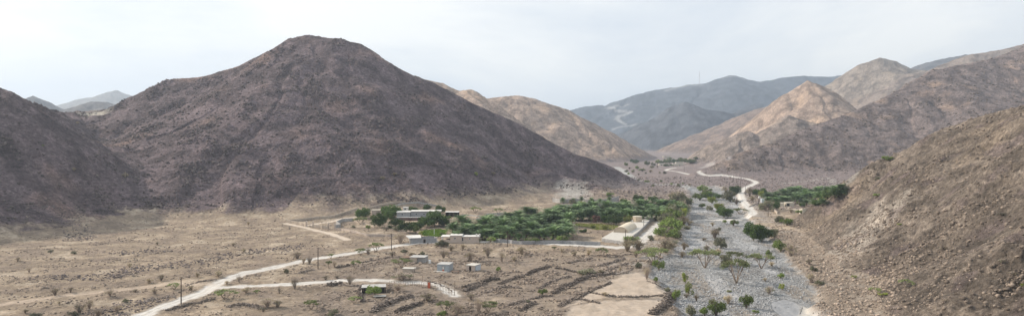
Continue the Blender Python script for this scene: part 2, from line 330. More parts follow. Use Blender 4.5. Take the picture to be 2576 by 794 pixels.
# ------------------------------------------------------------------ one continuous land surface, divided into its named pieces
def build_land(q=1.0):
    fr = np.arange(-0.80, 0.8001, 0.00145/q)
    out = [0.80]; st = 0.003/q
    while out[-1] < 1.5: out.append(out[-1] + st); st *= 1.07
    t = np.concatenate([-np.array(out[:0:-1]), fr, np.array(out[1:])]).astype(np.float32)
    ys = [25.0]
    while ys[-1] < 7200:
        y = ys[-1]
        s = 0.012 if y < 150 else 0.0019 if y < 1000 else 0.0028 if y < 2200 else 0.0045
        ys.append(y + y*s/q)
    ys = np.array(ys, np.float32); nt_, ny = len(t), len(ys)
    X = (ys[:, None]*t[None, :]).ravel(); Y = np.repeat(ys, nt_)
    Z = np.empty_like(X); ID = np.empty(len(X), np.int32); C = np.empty((len(X), 3), np.float32); S = np.empty(len(X), np.float32)
    step = nt_*60
    for s in range(0, len(X), step):
        e = min(len(X), s+step); Z[s:e], ID[s:e], C[s:e], S[s:e] = land_chunk(X[s:e], Y[s:e])
    LK['ys'], LK['t'], LK['Z'], LK['I'] = ys, t, Z.reshape(ny, nt_), ID.reshape(ny, nt_)
    print('land verts', len(X), nt_, ny)
    i = np.arange(ny-1)[:, None]*nt_ + np.arange(nt_-1)[None, :]
    F = np.stack([i, i+1, i+1+nt_, i+nt_], -1).reshape(-1, 4)
    fid = ID[F[:, 0]]
    co = np.stack([X, Y, Z], 1)
    for k in np.unique(fid):
        f = F[fid == k]; used = np.unique(f); remap = np.zeros(len(X), np.int32); remap[used] = np.arange(len(used)); f = remap[f]
        name, label, cat = PIECES[int(k)]
        me = bpy.data.meshes.new(name)
        me.vertices.add(len(used)); me.vertices.foreach_set('co', co[used].ravel())
        me.loops.add(f.size); me.loops.foreach_set('vertex_index', f.ravel().astype(np.int32))
        me.polygons.add(len(f)); me.polygons.foreach_set('loop_start', np.arange(0, f.size, 4, dtype=np.int32))
        me.update(calc_edges=True)
        a = me.color_attributes.new('Col', 'FLOAT_COLOR', 'POINT'); a.data.foreach_set('color', np.concatenate([C[used], np.ones((len(used), 1), np.float32)], 1).ravel())
        b = me.attributes.new('stone', 'FLOAT', 'POINT'); b.data.foreach_set('value', S[used])
        me.materials.append(GM)
        o = bpy.data.objects.new(name, me); col.objects.link(o); tagobj(o, label, cat, kind='structure')
PIECES = {0: ('ground', 'stony tan plain on the valley floor', 'ground'), 100: ('riverbed', 'wide dry riverbed of pale grey stones running up the valley', 'riverbed'),
          101: ('road', 'pale gravel road crossing the plain and fording the dry riverbed', 'road'), 102: ('track', 'pale gravel side track ending at the fenced plot', 'track'),
          103: ('field', 'bare pinkish field terraces beside the riverbed', 'field'), 104: ('path', 'faint tan path crossing the plain at lower left', 'path')}
for i, h in enumerate(H_): PIECES[i+1] = (h.name, h.label, h.name)

def mixc(C, c, m): return C + (np.array(c, np.float32)[None, :] - C)*m[:, None]
def land_chunk(x, y):
    z, zid, sdw, dmain, dbr, zb = terrain(x, y, True, True)
    n = len(x)
    big = fbm(x/60, y/60, 4, 61); mid = fbm(x/14, y/14, 4, 63); fine = fbm(x/4, y/4, 3, 65)
    C = np.empty((n, 3), np.float32)
    plain = mixc(np.tile(np.array([[.335, .265, .195]], np.float32), (n, 1)), (.25, .198, .155), sstep(-.35, .5, mid))
    plain = mixc(plain, (.42, .345, .265), sstep(.15, .6, -mid - .2*fine))
    plain = mixc(plain, (.25, .205, .17), sstep(-90, -50, x)*sstep(325, 290, y)*(.45 + .4*sstep(-.2, .4, fbm(x/9, y/9, 3, 66))))
    # the plain darkens to purplish gravel up the valley
    up = sstep(470, 800, y + 60*big)*sstep(60, 140, x + 0.1*y); plain = mixc(plain, (.215, .175, .165), up)
    plain = mixc(plain, (.40, .37, .34), sstep(-26, -2, sdw)*sstep(-.4, .3, mid)*.7)
    plain = mixc(plain, (.38, .375, .36), sstep(10, 3, linedist(x, y, CHAN) + 5*mid))
    near = sstep(88, 104, x + .0*y)*sstep(420, 360, y)*(sdw < 1)*(x > 60); plain = mixc(plain, (.275, .222, .175), near*.9); plain = mixc(plain, (.36, .31, .26), near*sstep(.2, .5, mid + .3*fine)*.6)
    hc = np.zeros((n, 3), np.float32)
    S = np.full(n, 0.55, np.float32)
    for i, h in enumerate(H_):
        m = zid == i+1
        if not m.any(): continue
        c = np.array(CLR[h.rock], np.float32)
        A = h.amp
        v = ridged(x[m]/(A*5), y[m]/(A*5), 4, h.seed+3)
        cc = np.tile(c, (int(m.sum()), 1))
        cc = mixc(cc, c*0.62, sstep(.35, .75, v))                      # dark outcrops
        tanc = c*np.array([1.5, 1.35, 1.12], np.float32) if h.rock in (1, 3) else c*np.array([1.25, 1.2, 1.1], np.float32)
        cc = mixc(cc, tanc, sstep(.05, .6, big[m] - .25*v)*.8)          # sandy patches
        cc = cc*(1 + .22*fine[m])[:, None]
        if h.rock == 3:
            foot = sstep(60, 10, z[m])*sstep(430, 200, x[m]); cc = mixc(cc, (.33, .26, .195), foot*sstep(-.5, .4, mid[m])*.75)  # tan lower slope, with its sunlit look painted into the colour
        if h.rock == 2:
            xm, ym = x[m], y[m]; al = xm*.36 + ym*.93; ac = xm*.93 - ym*.36
            pale = sstep(16, 3, linedist(xm, ym, PALE) - 4 + 12*fbm(xm/14, ym/14, 3, 77))*sstep(-.3, .35, ridged(al/4, ac/12, 3, 78))
            cc = mixc(cc, (.46, .40, .34), pale*.85); cc = mixc(cc, (.20, .155, .15), sstep(.15, .5, fbm(xm/16, ym/16, 3, 79))*.6)
            lo = sstep(228, 190, ym); cc = mixc(cc, (.12, .10, .09), lo*sstep(.05, -.35, ridged((al + 5*fbm(xm/20, ym/20, 2, h.seed+20))/5.5, ac/9, 3, h.seed+25))*.55)  # crevice shade painted dark where the crag relief dips
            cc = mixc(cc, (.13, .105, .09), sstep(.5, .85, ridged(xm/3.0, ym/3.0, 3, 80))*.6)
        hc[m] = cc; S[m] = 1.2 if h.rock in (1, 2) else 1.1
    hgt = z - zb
    w_ = np.where(zid == 3, sstep(.2, 1.8, hgt + .8*mid), np.where(zid == 2, sstep(.5, 9, hgt + 7*mid + 2*fine), np.where((zid == 1) & (x < -150), sstep(1, 9, hgt + 6*mid), sstep(3, 16, hgt + 5*mid))))*(zid > 0)  # left slope's dark tone carried down to stand for its cast shadow
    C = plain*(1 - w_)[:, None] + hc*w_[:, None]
    S = .6*(1-w_) + S*w_
    wm = sstep(-1.5, 2.5, sdw + 1.2*fine)*(hgt < 3)
    bed = mixc(np.tile(np.array([[.335, .335, .335]], np.float32), (n, 1)), (.265, .255, .245), sstep(-.2, .5, fbm(x/9, y/26, 4, 67)))
    bed = mixc(bed, (.33, .285, .24), sstep(.05, .45, fbm(x/16, y/40, 4, 68))*.7)
    smooth_ = sstep(.15, .45, fbm(x/12, y/55, 2, 69)); bed = mixc(bed, (.39, .39, .395), smooth_*.7)
    sl = polysd(x, y, SILT); bed = mixc(bed, (.27, .275, .285), sstep(-1.5, 1.5, sl)); sl2 = polysd(x, y, SILT2); bed = mixc(bed, (.46, .43, .385), sstep(-2, 2, sl2 + 2*mid)*(sl < 0))
    C = mixc(C*1, (0, 0, 0), wm*0); C = C*(1-wm)[:, None] + bed*wm[:, None]; S = S*(1-wm) + (.85 - .55*smooth_*1.0)*wm; S = np.where(np.maximum(sl, sl2) > 0, .12, S)
    ID = zid.copy()
    ID[(hgt < np.where(zid == 3, 2, 7))] = 0
    ID[(wm > .5) & (ID == 0)] = 100
    for P in FIELD:
        sd = polysd(x, y, P); f = sstep(-.8, 1.2, sd + 1.6*mid + .8*fine); fc = mixc(np.tile(np.array([[.44, .365, .295]], np.float32), (n, 1)), (.36, .295, .235), sstep(-.3, .5, fbm(x/5, y/8, 4, 95))*.8)
        q = (x*.45 + y*.9 + 1.2*mid)/2.6; fc = mixc(fc, (.54, .475, .40), sstep(.12, .03, np.abs(q - np.floor(q) - .5))*sstep(-.05, .3, fbm(x/7, y/5, 3, 96))*.7); C = C*(1-f*.92)[:, None] + fc*(f*.92)[:, None]; S = S*(1-f) + .15*f; ID[(sd > 0)] = 103
    nz = .6*fine
    ok = hgt < 12
    wr = np.where(y < 330, 2.5, 3.0)
    wr = np.where((x > 60) & (x < 130) & (y > 290) & (y < 350), 5.5, wr)
    nw = 1.5*fbm(x/6, y/6, 3, 90) + .5*fine
    def gravel(C, S, d, wr):
        e = sstep(wr+2.6, wr-.4, d + nw); r = sstep(wr+.9, wr-.5, d + nw)
        C = mixc(C, (.46, .41, .355), e*.6); g = np.tile(np.array([[.55, .525, .49]], np.float32), (n, 1))
        g = mixc(g, (.44, .40, .355), sstep(.55, .15, d)*.6); g = mixc(g, (.45, .415, .37), sstep(-.1, .5, fbm(x/3.5, y/3.5, 3, 92))*.55); g = mixc(g, (.62, .60, .57), sstep(.35, .0, np.abs(d-1.1))*.6)
        return C*(1-r)[:, None] + g*r[:, None], S*(1-.75*r), r
    C, S, r = gravel(C, S, np.where(ok, dmain, 99), wr); ID[(r > .5)] = 101
    C, S, r = gravel(C, S, dbr, 1.9); ID[(r > .5)] = 102
    d = linedist(x, y, PATH_L); r = sstep(4.0, 1.0, d + 2*nz)*.75; C = mixc(C, (.46, .37, .29), r); S = S*(1-.6*r); ID[(r > .5)] = 104
    d = np.minimum(linedist(x, y, TRACK), linedist(x, y, YARD_TRACK)); r = sstep(3.0, 1.2, d + nz)*ok; C = mixc(C, (.52, .44, .36), r); S = S*(1-.8*r)
    d = linedist(x, y, FAR_TRACK); r = sstep(7, 3, d + nz); C = mixc(C, (.36, .32, .3), r)
    if (y.max() > 3000):
        for P in ZIG: d = linedist(x, y, P); r = sstep(22, 6, d + 8*mid); C = mixc(C, (.34, .33, .32), r*.75)
    d = linedist(x, y, RIM_TRACK); r = sstep(6, 2, d + 3*mid); C = mixc(C, (.38, .35, .32), r*.7)
    d = np.hypot(x-SCAR.x, y-SCAR.y); C = mixc(C, (.55, .50, .42), sstep(16, 4, d + 9*mid)*.9)
    d = np.hypot(x-SCAR2.x, (y-SCAR2.y)*.5); C = mixc(C, (.40, .385, .36), sstep(24, 6, d + 10*mid)*.75)
    return z, ID, C, S
build_land(QUALITY)
# ------------------------------------------------------------------ haze
def haze():
    me = bpy.data.meshes.new('haze'); x0, x1, y0, y1, z0, z1 = -11200, 11200, -300, 7300, -30, 650
    v = [(a, b, c) for a in (x0, x1) for b in (y0, y1) for c in (z0, z1)]
    f = [(0,1,3,2), (4,6,7,5), (0,4,5,1), (2,3,7,6), (0,2,6,4), (1,5,7,3)]
    me.from_pydata(v, [], f); m = bpy.data.materials.new('haze'); m.use_nodes = True; nt = m.node_tree; nt.nodes.clear()
    p = N(nt, 'ShaderNodeVolumePrincipled', ins={'Color': (.70, .83, 1.0, 1), 'Density': HAZE, 'Anisotropy': 0.25})
    o = N(nt, 'ShaderNodeOutputMaterial'); nt.links.new(p.outputs[0], o.inputs['Volume']); me.materials.append(m)
    ob = bpy.data.objects.new('haze', me); col.objects.link(ob); tagobj(ob, 'thin blue haze filling the valley air', 'haze', kind='stuff')
haze()
# ------------------------------------------------------------------ object materials
def simple(name, c, rough=0.85, var=0.18, scale=3.0, tone=False, spec=0.2, trans=0.0, bump=0.0, metal=0.0):
    m = bpy.data.materials.new(name); m.use_nodes = True; nt = m.node_tree; nt.nodes.clear(); L = nt.links.new
    g = N(nt, 'ShaderNodeNewGeometry')
    n = N(nt, 'ShaderNodeTexNoise', ins={'Scale': scale, 'Detail': 5.0, 'Roughness': 0.65}); L(g.outputs['Position'], n.inputs['Vector'])
    r = N(nt, 'ShaderNodeMapRange', ins={'From Min': 0.3, 'From Max': 0.7, 'To Min': 1-var, 'To Max': 1+var}); L(n.outputs['Fac'], r.inputs['Value'])
    x = N(nt, 'ShaderNodeMix', data_type='RGBA', blend_type='MULTIPLY'); x.inputs['Factor'].default_value = 1; x.inputs['A'].default_value = (*c, 1)
    L(r.outputs['Result'], x.inputs['B']); out = x.outputs['Result']
    if tone:
        a = N(nt, 'ShaderNodeAttribute', attribute_name='tone'); y = N(nt, 'ShaderNodeMix', data_type='RGBA', blend_type='MULTIPLY'); y.inputs['Factor'].default_value = 1
        L(out, y.inputs['A']); L(a.outputs['Color'], y.inputs['B']); out = y.outputs['Result']
        oi = N(nt, 'ShaderNodeObjectInfo'); rr = N(nt, 'ShaderNodeMapRange', ins={'To Min': 0.6, 'To Max': 1.4}); L(oi.outputs['Random'], rr.inputs['Value'])
        y2 = N(nt, 'ShaderNodeMix', data_type='RGBA', blend_type='MULTIPLY'); y2.inputs['Factor'].default_value = 1
        L(out, y2.inputs['A']); L(rr.outputs['Result'], y2.inputs['B']); out = y2.outputs['Result']
    p = N(nt, 'ShaderNodeBsdfPrincipled', ins={'Roughness': rough, 'Specular IOR Level': spec, 'Metallic': metal}); L(out, p.inputs['Base Color'])
    if bump:
        b = N(nt, 'ShaderNodeBump', ins={'Strength': 0.8, 'Distance': bump}); L(n.outputs['Fac'], b.inputs['Height']); L(b.outputs['Normal'], p.inputs['Normal'])
    o = N(nt, 'ShaderNodeOutputMaterial')
    if trans:
        t = N(nt, 'ShaderNodeBsdfTranslucent'); L(out, t.inputs['Color']); s = N(nt, 'ShaderNodeMixShader'); s.inputs[0].default_value = trans
        L(p.outputs[0], s.inputs[1]); L(t.outputs[0], s.inputs[2]); L(s.outputs[0], o.inputs['Surface'])
    else: L(p.outputs[0], o.inputs['Surface'])
    return m
def blockwork(name, c):
    m = simple(name, c, 0.9, 0.15, 1.2); nt = m.node_tree; L = nt.links.new
    g = [n for n in nt.nodes if n.bl_idname == 'ShaderNodeNewGeometry'][0]; p = [n for n in nt.nodes if n.bl_idname == 'ShaderNodeBsdfPrincipled'][0]
    mp = N(nt, 'ShaderNodeMapping'); mp.inputs['Rotation'].default_value = (R(90), 0, 0); tcn = N(nt, 'ShaderNodeTexCoord'); L(tcn.outputs['Object'], mp.inputs['Vector'])
    b = N(nt, 'ShaderNodeTexBrick', ins={'Scale': 1.0, 'Mortar Size': 0.02, 'Brick Width': 0.45, 'Row Height': 0.22}); b.inputs['Color1'].default_value = (1, 1, 1, 1); b.inputs['Color2'].default_value = (.82, .82, .82, 1); b.inputs['Mortar'].default_value = (.7, .7, .7, 1)
    L(mp.outputs['Vector'], b.inputs['Vector'])
    src = p.inputs['Base Color'].links[0].from_socket; x = N(nt, 'ShaderNodeMix', data_type='RGBA', blend_type='MULTIPLY'); x.inputs['Factor'].default_value = 1
    L(src, x.inputs['A']); L(b.outputs['Color'], x.inputs['B']); L(x.outputs['Result'], p.inputs['Base Color'])
    return m
MT = {
 'wood': simple('bark', (.24, .19, .15), .9, .3, 4), 'palmwood': simple('palm_bark', (.17, .125, .09), .95, .35, 6, bump=.05),
 'acacia': simple('acacia_leaves', (.21, .24, .105), .8, .15, 1.5, True, trans=.25), 'bush': simple('bush_leaves', (.18, .24, .065), .8, .15, 1.5, True, trans=.25),
 'greybush': simple('grey_bush_leaves', (.22, .22, .14), .85, .15, 1.5, True, trans=.2),
 'tree': simple('dark_leaves', (.085, .135, .035), .7, .15, 1.5, True, trans=.3), 'lime': simple('yellow_green_leaves', (.22, .26, .045), .75, .15, 1.5, True, trans=.3),
 'palm': simple('palm_fronds', (.145, .215, .09), .6, .15, 1.5, True, spec=.35, trans=.15), 'dry': simple('dry_twigs', (.37, .30, .22), .95, .2, 3, True),
 'greytwig': simple('grey_twigs', (.33, .27, .225), .95, .2, 3, True), 'redtree': simple('reddish_brown_leaves', (.17, .095, .075), .85, .15, 1.5, True, trans=.2),
 'oasis': simple('pale_oasis_leaves', (.17, .20, .075), .8, .2, .3, True, trans=.25),
 'block': blockwork('grey_blockwork', (.33, .33, .335)), 'white': simple('white_painted_render', (.64, .625, .59), .8, .14, .8), 'cream': simple('cream_render', (.52, .475, .39), .85, .07, 1),
 'pinkwall': simple('pinkish_render', (.50, .42, .36), .9, .1, .8), 'dark': simple('opening_shade', (.03, .028, .027), .9, .1, 2), 'bluemetal': simple('pale_blue_grey_sheet', (.31, .35, .38), .55, .08, .7, spec=.4),  # dark: near-black paint for the shade inside openings
 'sheet': simple('grey_roof_sheet', (.43, .42, .40), .6, .2, .8, spec=.4), 'bandage': simple('brown_timber', (.22, .15, .11), .85, .2, 4), 'red': simple('red_paint', (.50, .13, .07), .6, .12, 3),
 'concrete': simple('pale_concrete', (.50, .475, .43), .9, .1, .5), 'vault': simple('cream_vault', (.62, .545, .43), .8, .08, .35), 'vaultend': simple('shaded_tan_vault_end', (.50, .41, .31), .85, .08, .5),  # vaultend: shade on the end face is mixed into the tan
 'steel': simple('dark_pole_wood', (.055, .042, .036), .85, .2, 4), 'mast': simple('painted_steel', (.35, .25, .24), .6, .1, 1), 'stonewall': simple('dry_stone', (.20, .165, .14), .95, .35, 1.3, True),
 'greystone': simple('mortared_grey_stone', (.36, .35, .34), .95, .3, 1.1, bump=.15), 'palestone': simple('pale_stone_wall', (.43, .365, .30), .95, .2, 1.1, bump=.1),
 'rock': simple('loose_rock', (.35, .28, .225), .95, .25, 1.5, True), 'rockdark': simple('dark_rock', (.165, .135, .125), .95, .3, .7, True), 'rockgrey': simple('pale_grey_cobble', (.35, .355, .36), .95, .2, 1.5, True),
 'rockbrown': simple('brown_rock', (.25, .20, .16), .95, .3, .7, True), 'dryleaf': simple('dry_fuzz', (.43, .375, .25), .9, .15, 2, True, trans=.2), 'green': simple('bright_crop_leaves', (.16, .26, .035), .8, .2, 2, True, trans=.2), 'whitepaint': simple('white_paint', (.8, .8, .78), .6, .04, 2),
 'glass': simple('window_glass', (.05, .06, .07), .15, .05, 2, spec=.6), 'tank': simple('grey_plastic_tank', (.50, .55, .60), .5, .06, 1),
}
def newmesh(name, V, F, mats, mi=None, tone=None, smooth=False):
    me = bpy.data.meshes.new(name)
    if isinstance(F, np.ndarray) and F.ndim == 2:
        k = F.shape[1]; V = np.asarray(V, np.float32)
        me.vertices.add(len(V)); me.vertices.foreach_set('co', V.ravel()); me.loops.add(F.size); me.loops.foreach_set('vertex_index', F.astype(np.int32).ravel())
        me.polygons.add(len(F)); me.polygons.foreach_set('loop_start', np.arange(0, F.size, k, dtype=np.int32)); me.update(calc_edges=True)
    else: me.from_pydata([tuple(map(float, v)) for v in V], [], [tuple(map(int, f)) for f in F]); me.update()
    for m in mats: me.materials.append(MT[m])
    if mi is not None: me.polygons.foreach_set('material_index', np.asarray(mi, np.int32))
    if smooth: me.polygons.foreach_set('use_smooth', np.ones(len(me.polygons), bool))
    if tone is not None:
        a = me.color_attributes.new('tone', 'FLOAT_COLOR', 'POINT'); t = np.asarray(tone, np.float32)
        if t.ndim == 1: t = np.stack([t, t, t], 1)
        a.data.foreach_set('color', np.concatenate([t, np.ones((len(t), 1), np.float32)], 1).ravel())
    return me
def obj(name, me, parent=None, loc=(0, 0, 0), rz=0.0):
    o = bpy.data.objects.new(name, me); col.objects.link(o); o.location = loc; o.rotation_euler = (0, 0, rz)
    if parent: o.parent = parent
    return o
def thing(name, label, cat, loc=(0, 0, 0), rz=0.0, group=None):
    o = obj(name, None, None, loc, rz); return tagobj(o, label, cat, group)
class MB:
    def __init__(s): s.V, s.F = [], []
    def add(s, V, F): n = len(s.V); s.V += [tuple(v) for v in V]; s.F += [tuple(i+n for i in f) for f in F]; return s
    def box(s, x0, x1, y0, y1, z0, z1):
        return s.add([(x0,y0,z0),(x1,y0,z0),(x1,y1,z0),(x0,y1,z0),(x0,y0,z1),(x1,y0,z1),(x1,y1,z1),(x0,y1,z1)], [(0,3,2,1),(4,5,6,7),(0,1,5,4),(1,2,6,5),(2,3,7,6),(3,0,4,7)])
    def tube(s, pts, rad, n=6):
        pts = [Vector(p) for p in pts]; rings = []
        for i, p in enumerate(pts):
            t = (pts[min(i+1, len(pts)-1)] - pts[max(i-1, 0)]).normalized(); a = t.orthogonal().normalized(); b = t.cross(a); r = rad[i] if hasattr(rad, '__len__') else rad
            rings.append([p + a*math.cos(2*math.pi*k/n)*r + b*math.sin(2*math.pi*k/n)*r for k in range(n)])
        V = [v for q in rings for v in q]; F = []
        for i in range(len(pts)-1):
            for k in range(n): F.append((i*n+k, i*n+(k+1) % n, (i+1)*n+(k+1) % n, (i+1)*n+k))
        F.append(tuple(range(n))[::-1]); F.append(tuple((len(pts)-1)*n+k for k in range(n)))
        return s.add(V, F)
    def strip(s, P, Hh, w, z0=-0.6):
        """wall of height Hh and thickness w along ground points P (x, y, z)"""
        P = [Vector(p) for p in P]; V = []; F = []
        for i, p in enumerate(P):
            t = (P[min(i+1, len(P)-1)] - P[max(i-1, 0)]); t.z = 0; t.normalize(); nrm = Vector((-t.y, t.x, 0))*w/2; h = Hh[i] if hasattr(Hh, '__len__') else Hh
            V += [p - nrm + Vector((0,0,z0)), p + nrm + Vector((0,0,z0)), p + nrm + Vector((0,0,h)), p - nrm + Vector((0,0,h))]
        for i in range(len(P)-1):
            a = i*4; b = a+4; F += [(a, b, b+3, a+3), (a+3, b+3, b+2, a+2), (a+2, b+2, b+1, a+1)]
        F += [(0, 3, 2, 1), (len(V)-4, len(V)-3, len(V)-2, len(V)-1)]
        return s.add(V, F)
    def mesh(s, name, mat, smooth=False): return newmesh(name, s.V, s.F, [mat], smooth=smooth)
    def build(s, name, mat, parent=None, smooth=False): return obj(name, s.mesh(name, mat, smooth), parent)

# ------------------------------------------------------------------ rocks
ICO_V = []; _p = (1+5**.5)/2
for a, b in ((-1, _p), (1, _p), (-1, -_p), (1, -_p)): ICO_V += [(a, b, 0)]
for a, b in ((-1, _p), (1, _p), (-1, -_p), (1, -_p)): ICO_V += [(0, a, b)]
for a, b in ((_p, -1), (_p, 1), (-_p, -1), (-_p, 1)): ICO_V += [(a, 0, b)]
ICO_V = np.array(ICO_V, np.float32)/math.hypot(1, _p)
ICO_F = np.array([(0,11,5),(0,5,1),(0,1,7),(0,7,10),(0,10,11),(1,5,9),(5,11,4),(11,10,2),(10,7,6),(7,1,8),(3,9,4),(3,4,2),(3,2,6),(3,6,8),(3,8,9),(4,9,5),(2,4,11),(6,2,10),(8,6,7),(9,8,1)])
def rocks(P, size, seed=0, flat_=(0.45, 0.85), tonev=(.6, 1.35)):
    """P (n,3) centres, size (n,) radii -> V, F, tone"""
    r = np.random.RandomState(seed); n = len(P)
    V = ICO_V[None]*(1 + r.uniform(-.28, .28, (n, 12, 1)))
    sc_ = np.stack([r.uniform(.8, 1.35, n), r.uniform(.7, 1.1, n), r.uniform(*flat_, n)], 1)
    V = V*sc_[:, None, :]
    a = r.uniform(0, 2*np.pi, n); c, s = np.cos(a), np.sin(a); til = r.uniform(-.5, .5, n)
    x = V[..., 0]*np.cos(til)[:, None] + V[..., 2]*np.sin(til)[:, None]; zz = -V[..., 0]*np.sin(til)[:, None] + V[..., 2]*np.cos(til)[:, None]; y = V[..., 1]
    V = np.stack([x*c[:, None] - y*s[:, None], x*s[:, None] + y*c[:, None], zz], -1)*np.asarray(size)[:, None, None] + P[:, None, :]
    F = (ICO_F[None] + (np.arange(n)*12)[:, None, None]).reshape(-1, 3)
    t = np.repeat(r.uniform(*tonev, n), 12)
    return V.reshape(-1, 3), F, t

# ------------------------------------------------------------------ plants
def quads(C, D1, D2):
    V = np.stack([C - D1 - D2, C + D1 - D2, C + D1*0.8 + D2, C - D1*0.8 + D2], 1).reshape(-1, 3)
    return V, np.arange(len(V)).reshape(-1, 4)
def leaf_cloud(clumps, n, size, r, flatn=0.0, shell=.75):
    cl = np.array(clumps, float); vol = (cl[:, 3]*cl[:, 4]*cl[:, 5])**(2/3.); k = r.choice(len(cl), n, p=vol/vol.sum())
    d = r.normal(size=(n, 3)); d /= np.linalg.norm(d, axis=1)[:, None]; rad = (shell + (1-shell)*r.rand(n))*(1 + .18*r.normal(size=n)); c = cl[k]
    P = c[:, :3] + d*rad[:, None]*c[:, 3:6]
    a = r.normal(size=(n, 3)); a[:, 2] *= (1-flatn); a /= np.linalg.norm(a, axis=1)[:, None]; b = np.cross(a, r.normal(size=(n, 3))); b /= np.linalg.norm(b, axis=1)[:, None]
    s = size*(.6 + .8*r.rand(n))[:, None]
    V, F = quads(P, a*s*.5, b*s*.32)
    tn = (.75 + .5*r.rand(n))*(.85 + .3*r.rand(len(cl)))[k]
    return V, F, np.repeat(tn, 4)
def join(parts):
    V, F, T, M = [], [], [], []; o = 0
    for (v, f, t, m) in parts:
        V.append(np.asarray(v, float)); F += [tuple(int(i)+o for i in q) for q in f]; T.append(t); M += [m]*len(f); o += len(v)
    return np.vstack(V), F, np.concatenate(T), M
def twigs(n, h, w, r, thick=.05, base=.15, spread=1.0, flat_top=False):
    """dense fan of thin stems rising from one root"""
    V = []; F = []; 
    for i in range(n):
        a = r.uniform(0, 2*np.pi); q = r.rand()**.55*spread; L_ = .65 + .45*r.rand()
        tip = np.array([math.cos(a)*q*w/2*L_, math.sin(a)*q*w/2*L_, h*L_*(1 if flat_top else math.sqrt(max(.12, 1 - .75*q*q)))])
        b = np.array([math.cos(a), math.sin(a), 0])*base*r.rand(); mid = b*.5 + tip*.55 + np.array([0, 0, (.04 if flat_top else .10)*h]) - np.array([math.cos(a), math.sin(a), 0])*.05*w
        for (p0, p1, t0, t1) in ((b, mid, thick, thick*.75), (mid, tip, thick*.75, thick*.3)):
            s = np.array([-math.sin(a), math.cos(a), 0.0]); o = len(V); V += [p0 - s*t0, p0 + s*t0, p1 + s*t1, p1 - s*t1]; F.append((o, o+1, o+2, o+3))
        for k in range(2):
            f = .45 + .5*r.rand(); p = mid*(1-f) + tip*f; e = p + r.normal(size=3)*np.array([.14*w, .14*w, .10*h]); e[2] = max(e[2], .05)
            s = np.cross(e-p, [0, 0, 1.0]); s = s/(np.linalg.norm(s)+1e-6)*thick*.5; o = len(V); V += [p - s, p + s, e + s*.3, e - s*.3]; F.append((o, o+1, o+2, o+3))
    return np.array(V), F, np.repeat(.7 + .6*r.rand(len(V)//4), 4)
def fuzz(w_, h_, n, r, size=.11):
    cl = []
    for k in range(11):
        a = r.rand()*6.28; q = (r.rand()**.5)*w_*.36; cl.append((math.cos(a)*q, math.sin(a)*q, h_*(.82 - .35*(q/(w_*.4))**2 - .2*r.rand()), w_*.13, w_*.13, h_*.11))
    return leaf_cloud(cl, n, size, r, .1, .3)
NAT = {'acacia': (7.0, 5.4), 'tree': (9.0, 7.0), 'redtree': (5.0, 5.0), 'lime': (5.0, 3.6), 'bush': (4.0, 3.0), 'greybush': (4.0, 2.6), 'dry': (3.2, 2.4), 'greytwig': (3.2, 2.2), 'palm': (6.4, 6.6),
       'bare': (4.5, 4.2), 'oasis': (8.0, 7.0), 'smallacacia': (3.2, 2.5), 'youngpalm': (3.2, 3.6)}
_proto = {}
def limb(mb, p, d, L_, rad, r, depth, tips, spread=.6, up=.3):
    d = Vector(d).normalized(); q = Vector(p) + d*L_*.5 + Vector((r.normal(), r.normal(), 0))*L_*.06; e = q + (d + Vector((0, 0, .15))).normalized()*L_*.5
    mb.tube([p, q, e], [rad, rad*.8, rad*.6], 5)
    if depth == 0: tips.append(e); return
    for i in range(2 + (r.rand() < .5)):
        nd = (d + Vector((r.normal(), r.normal(), r.normal()*.4))*spread + Vector((0, 0, up))).normalized(); limb(mb, e, nd, L_*.68, rad*.58, r, depth-1, tips, spread, up)
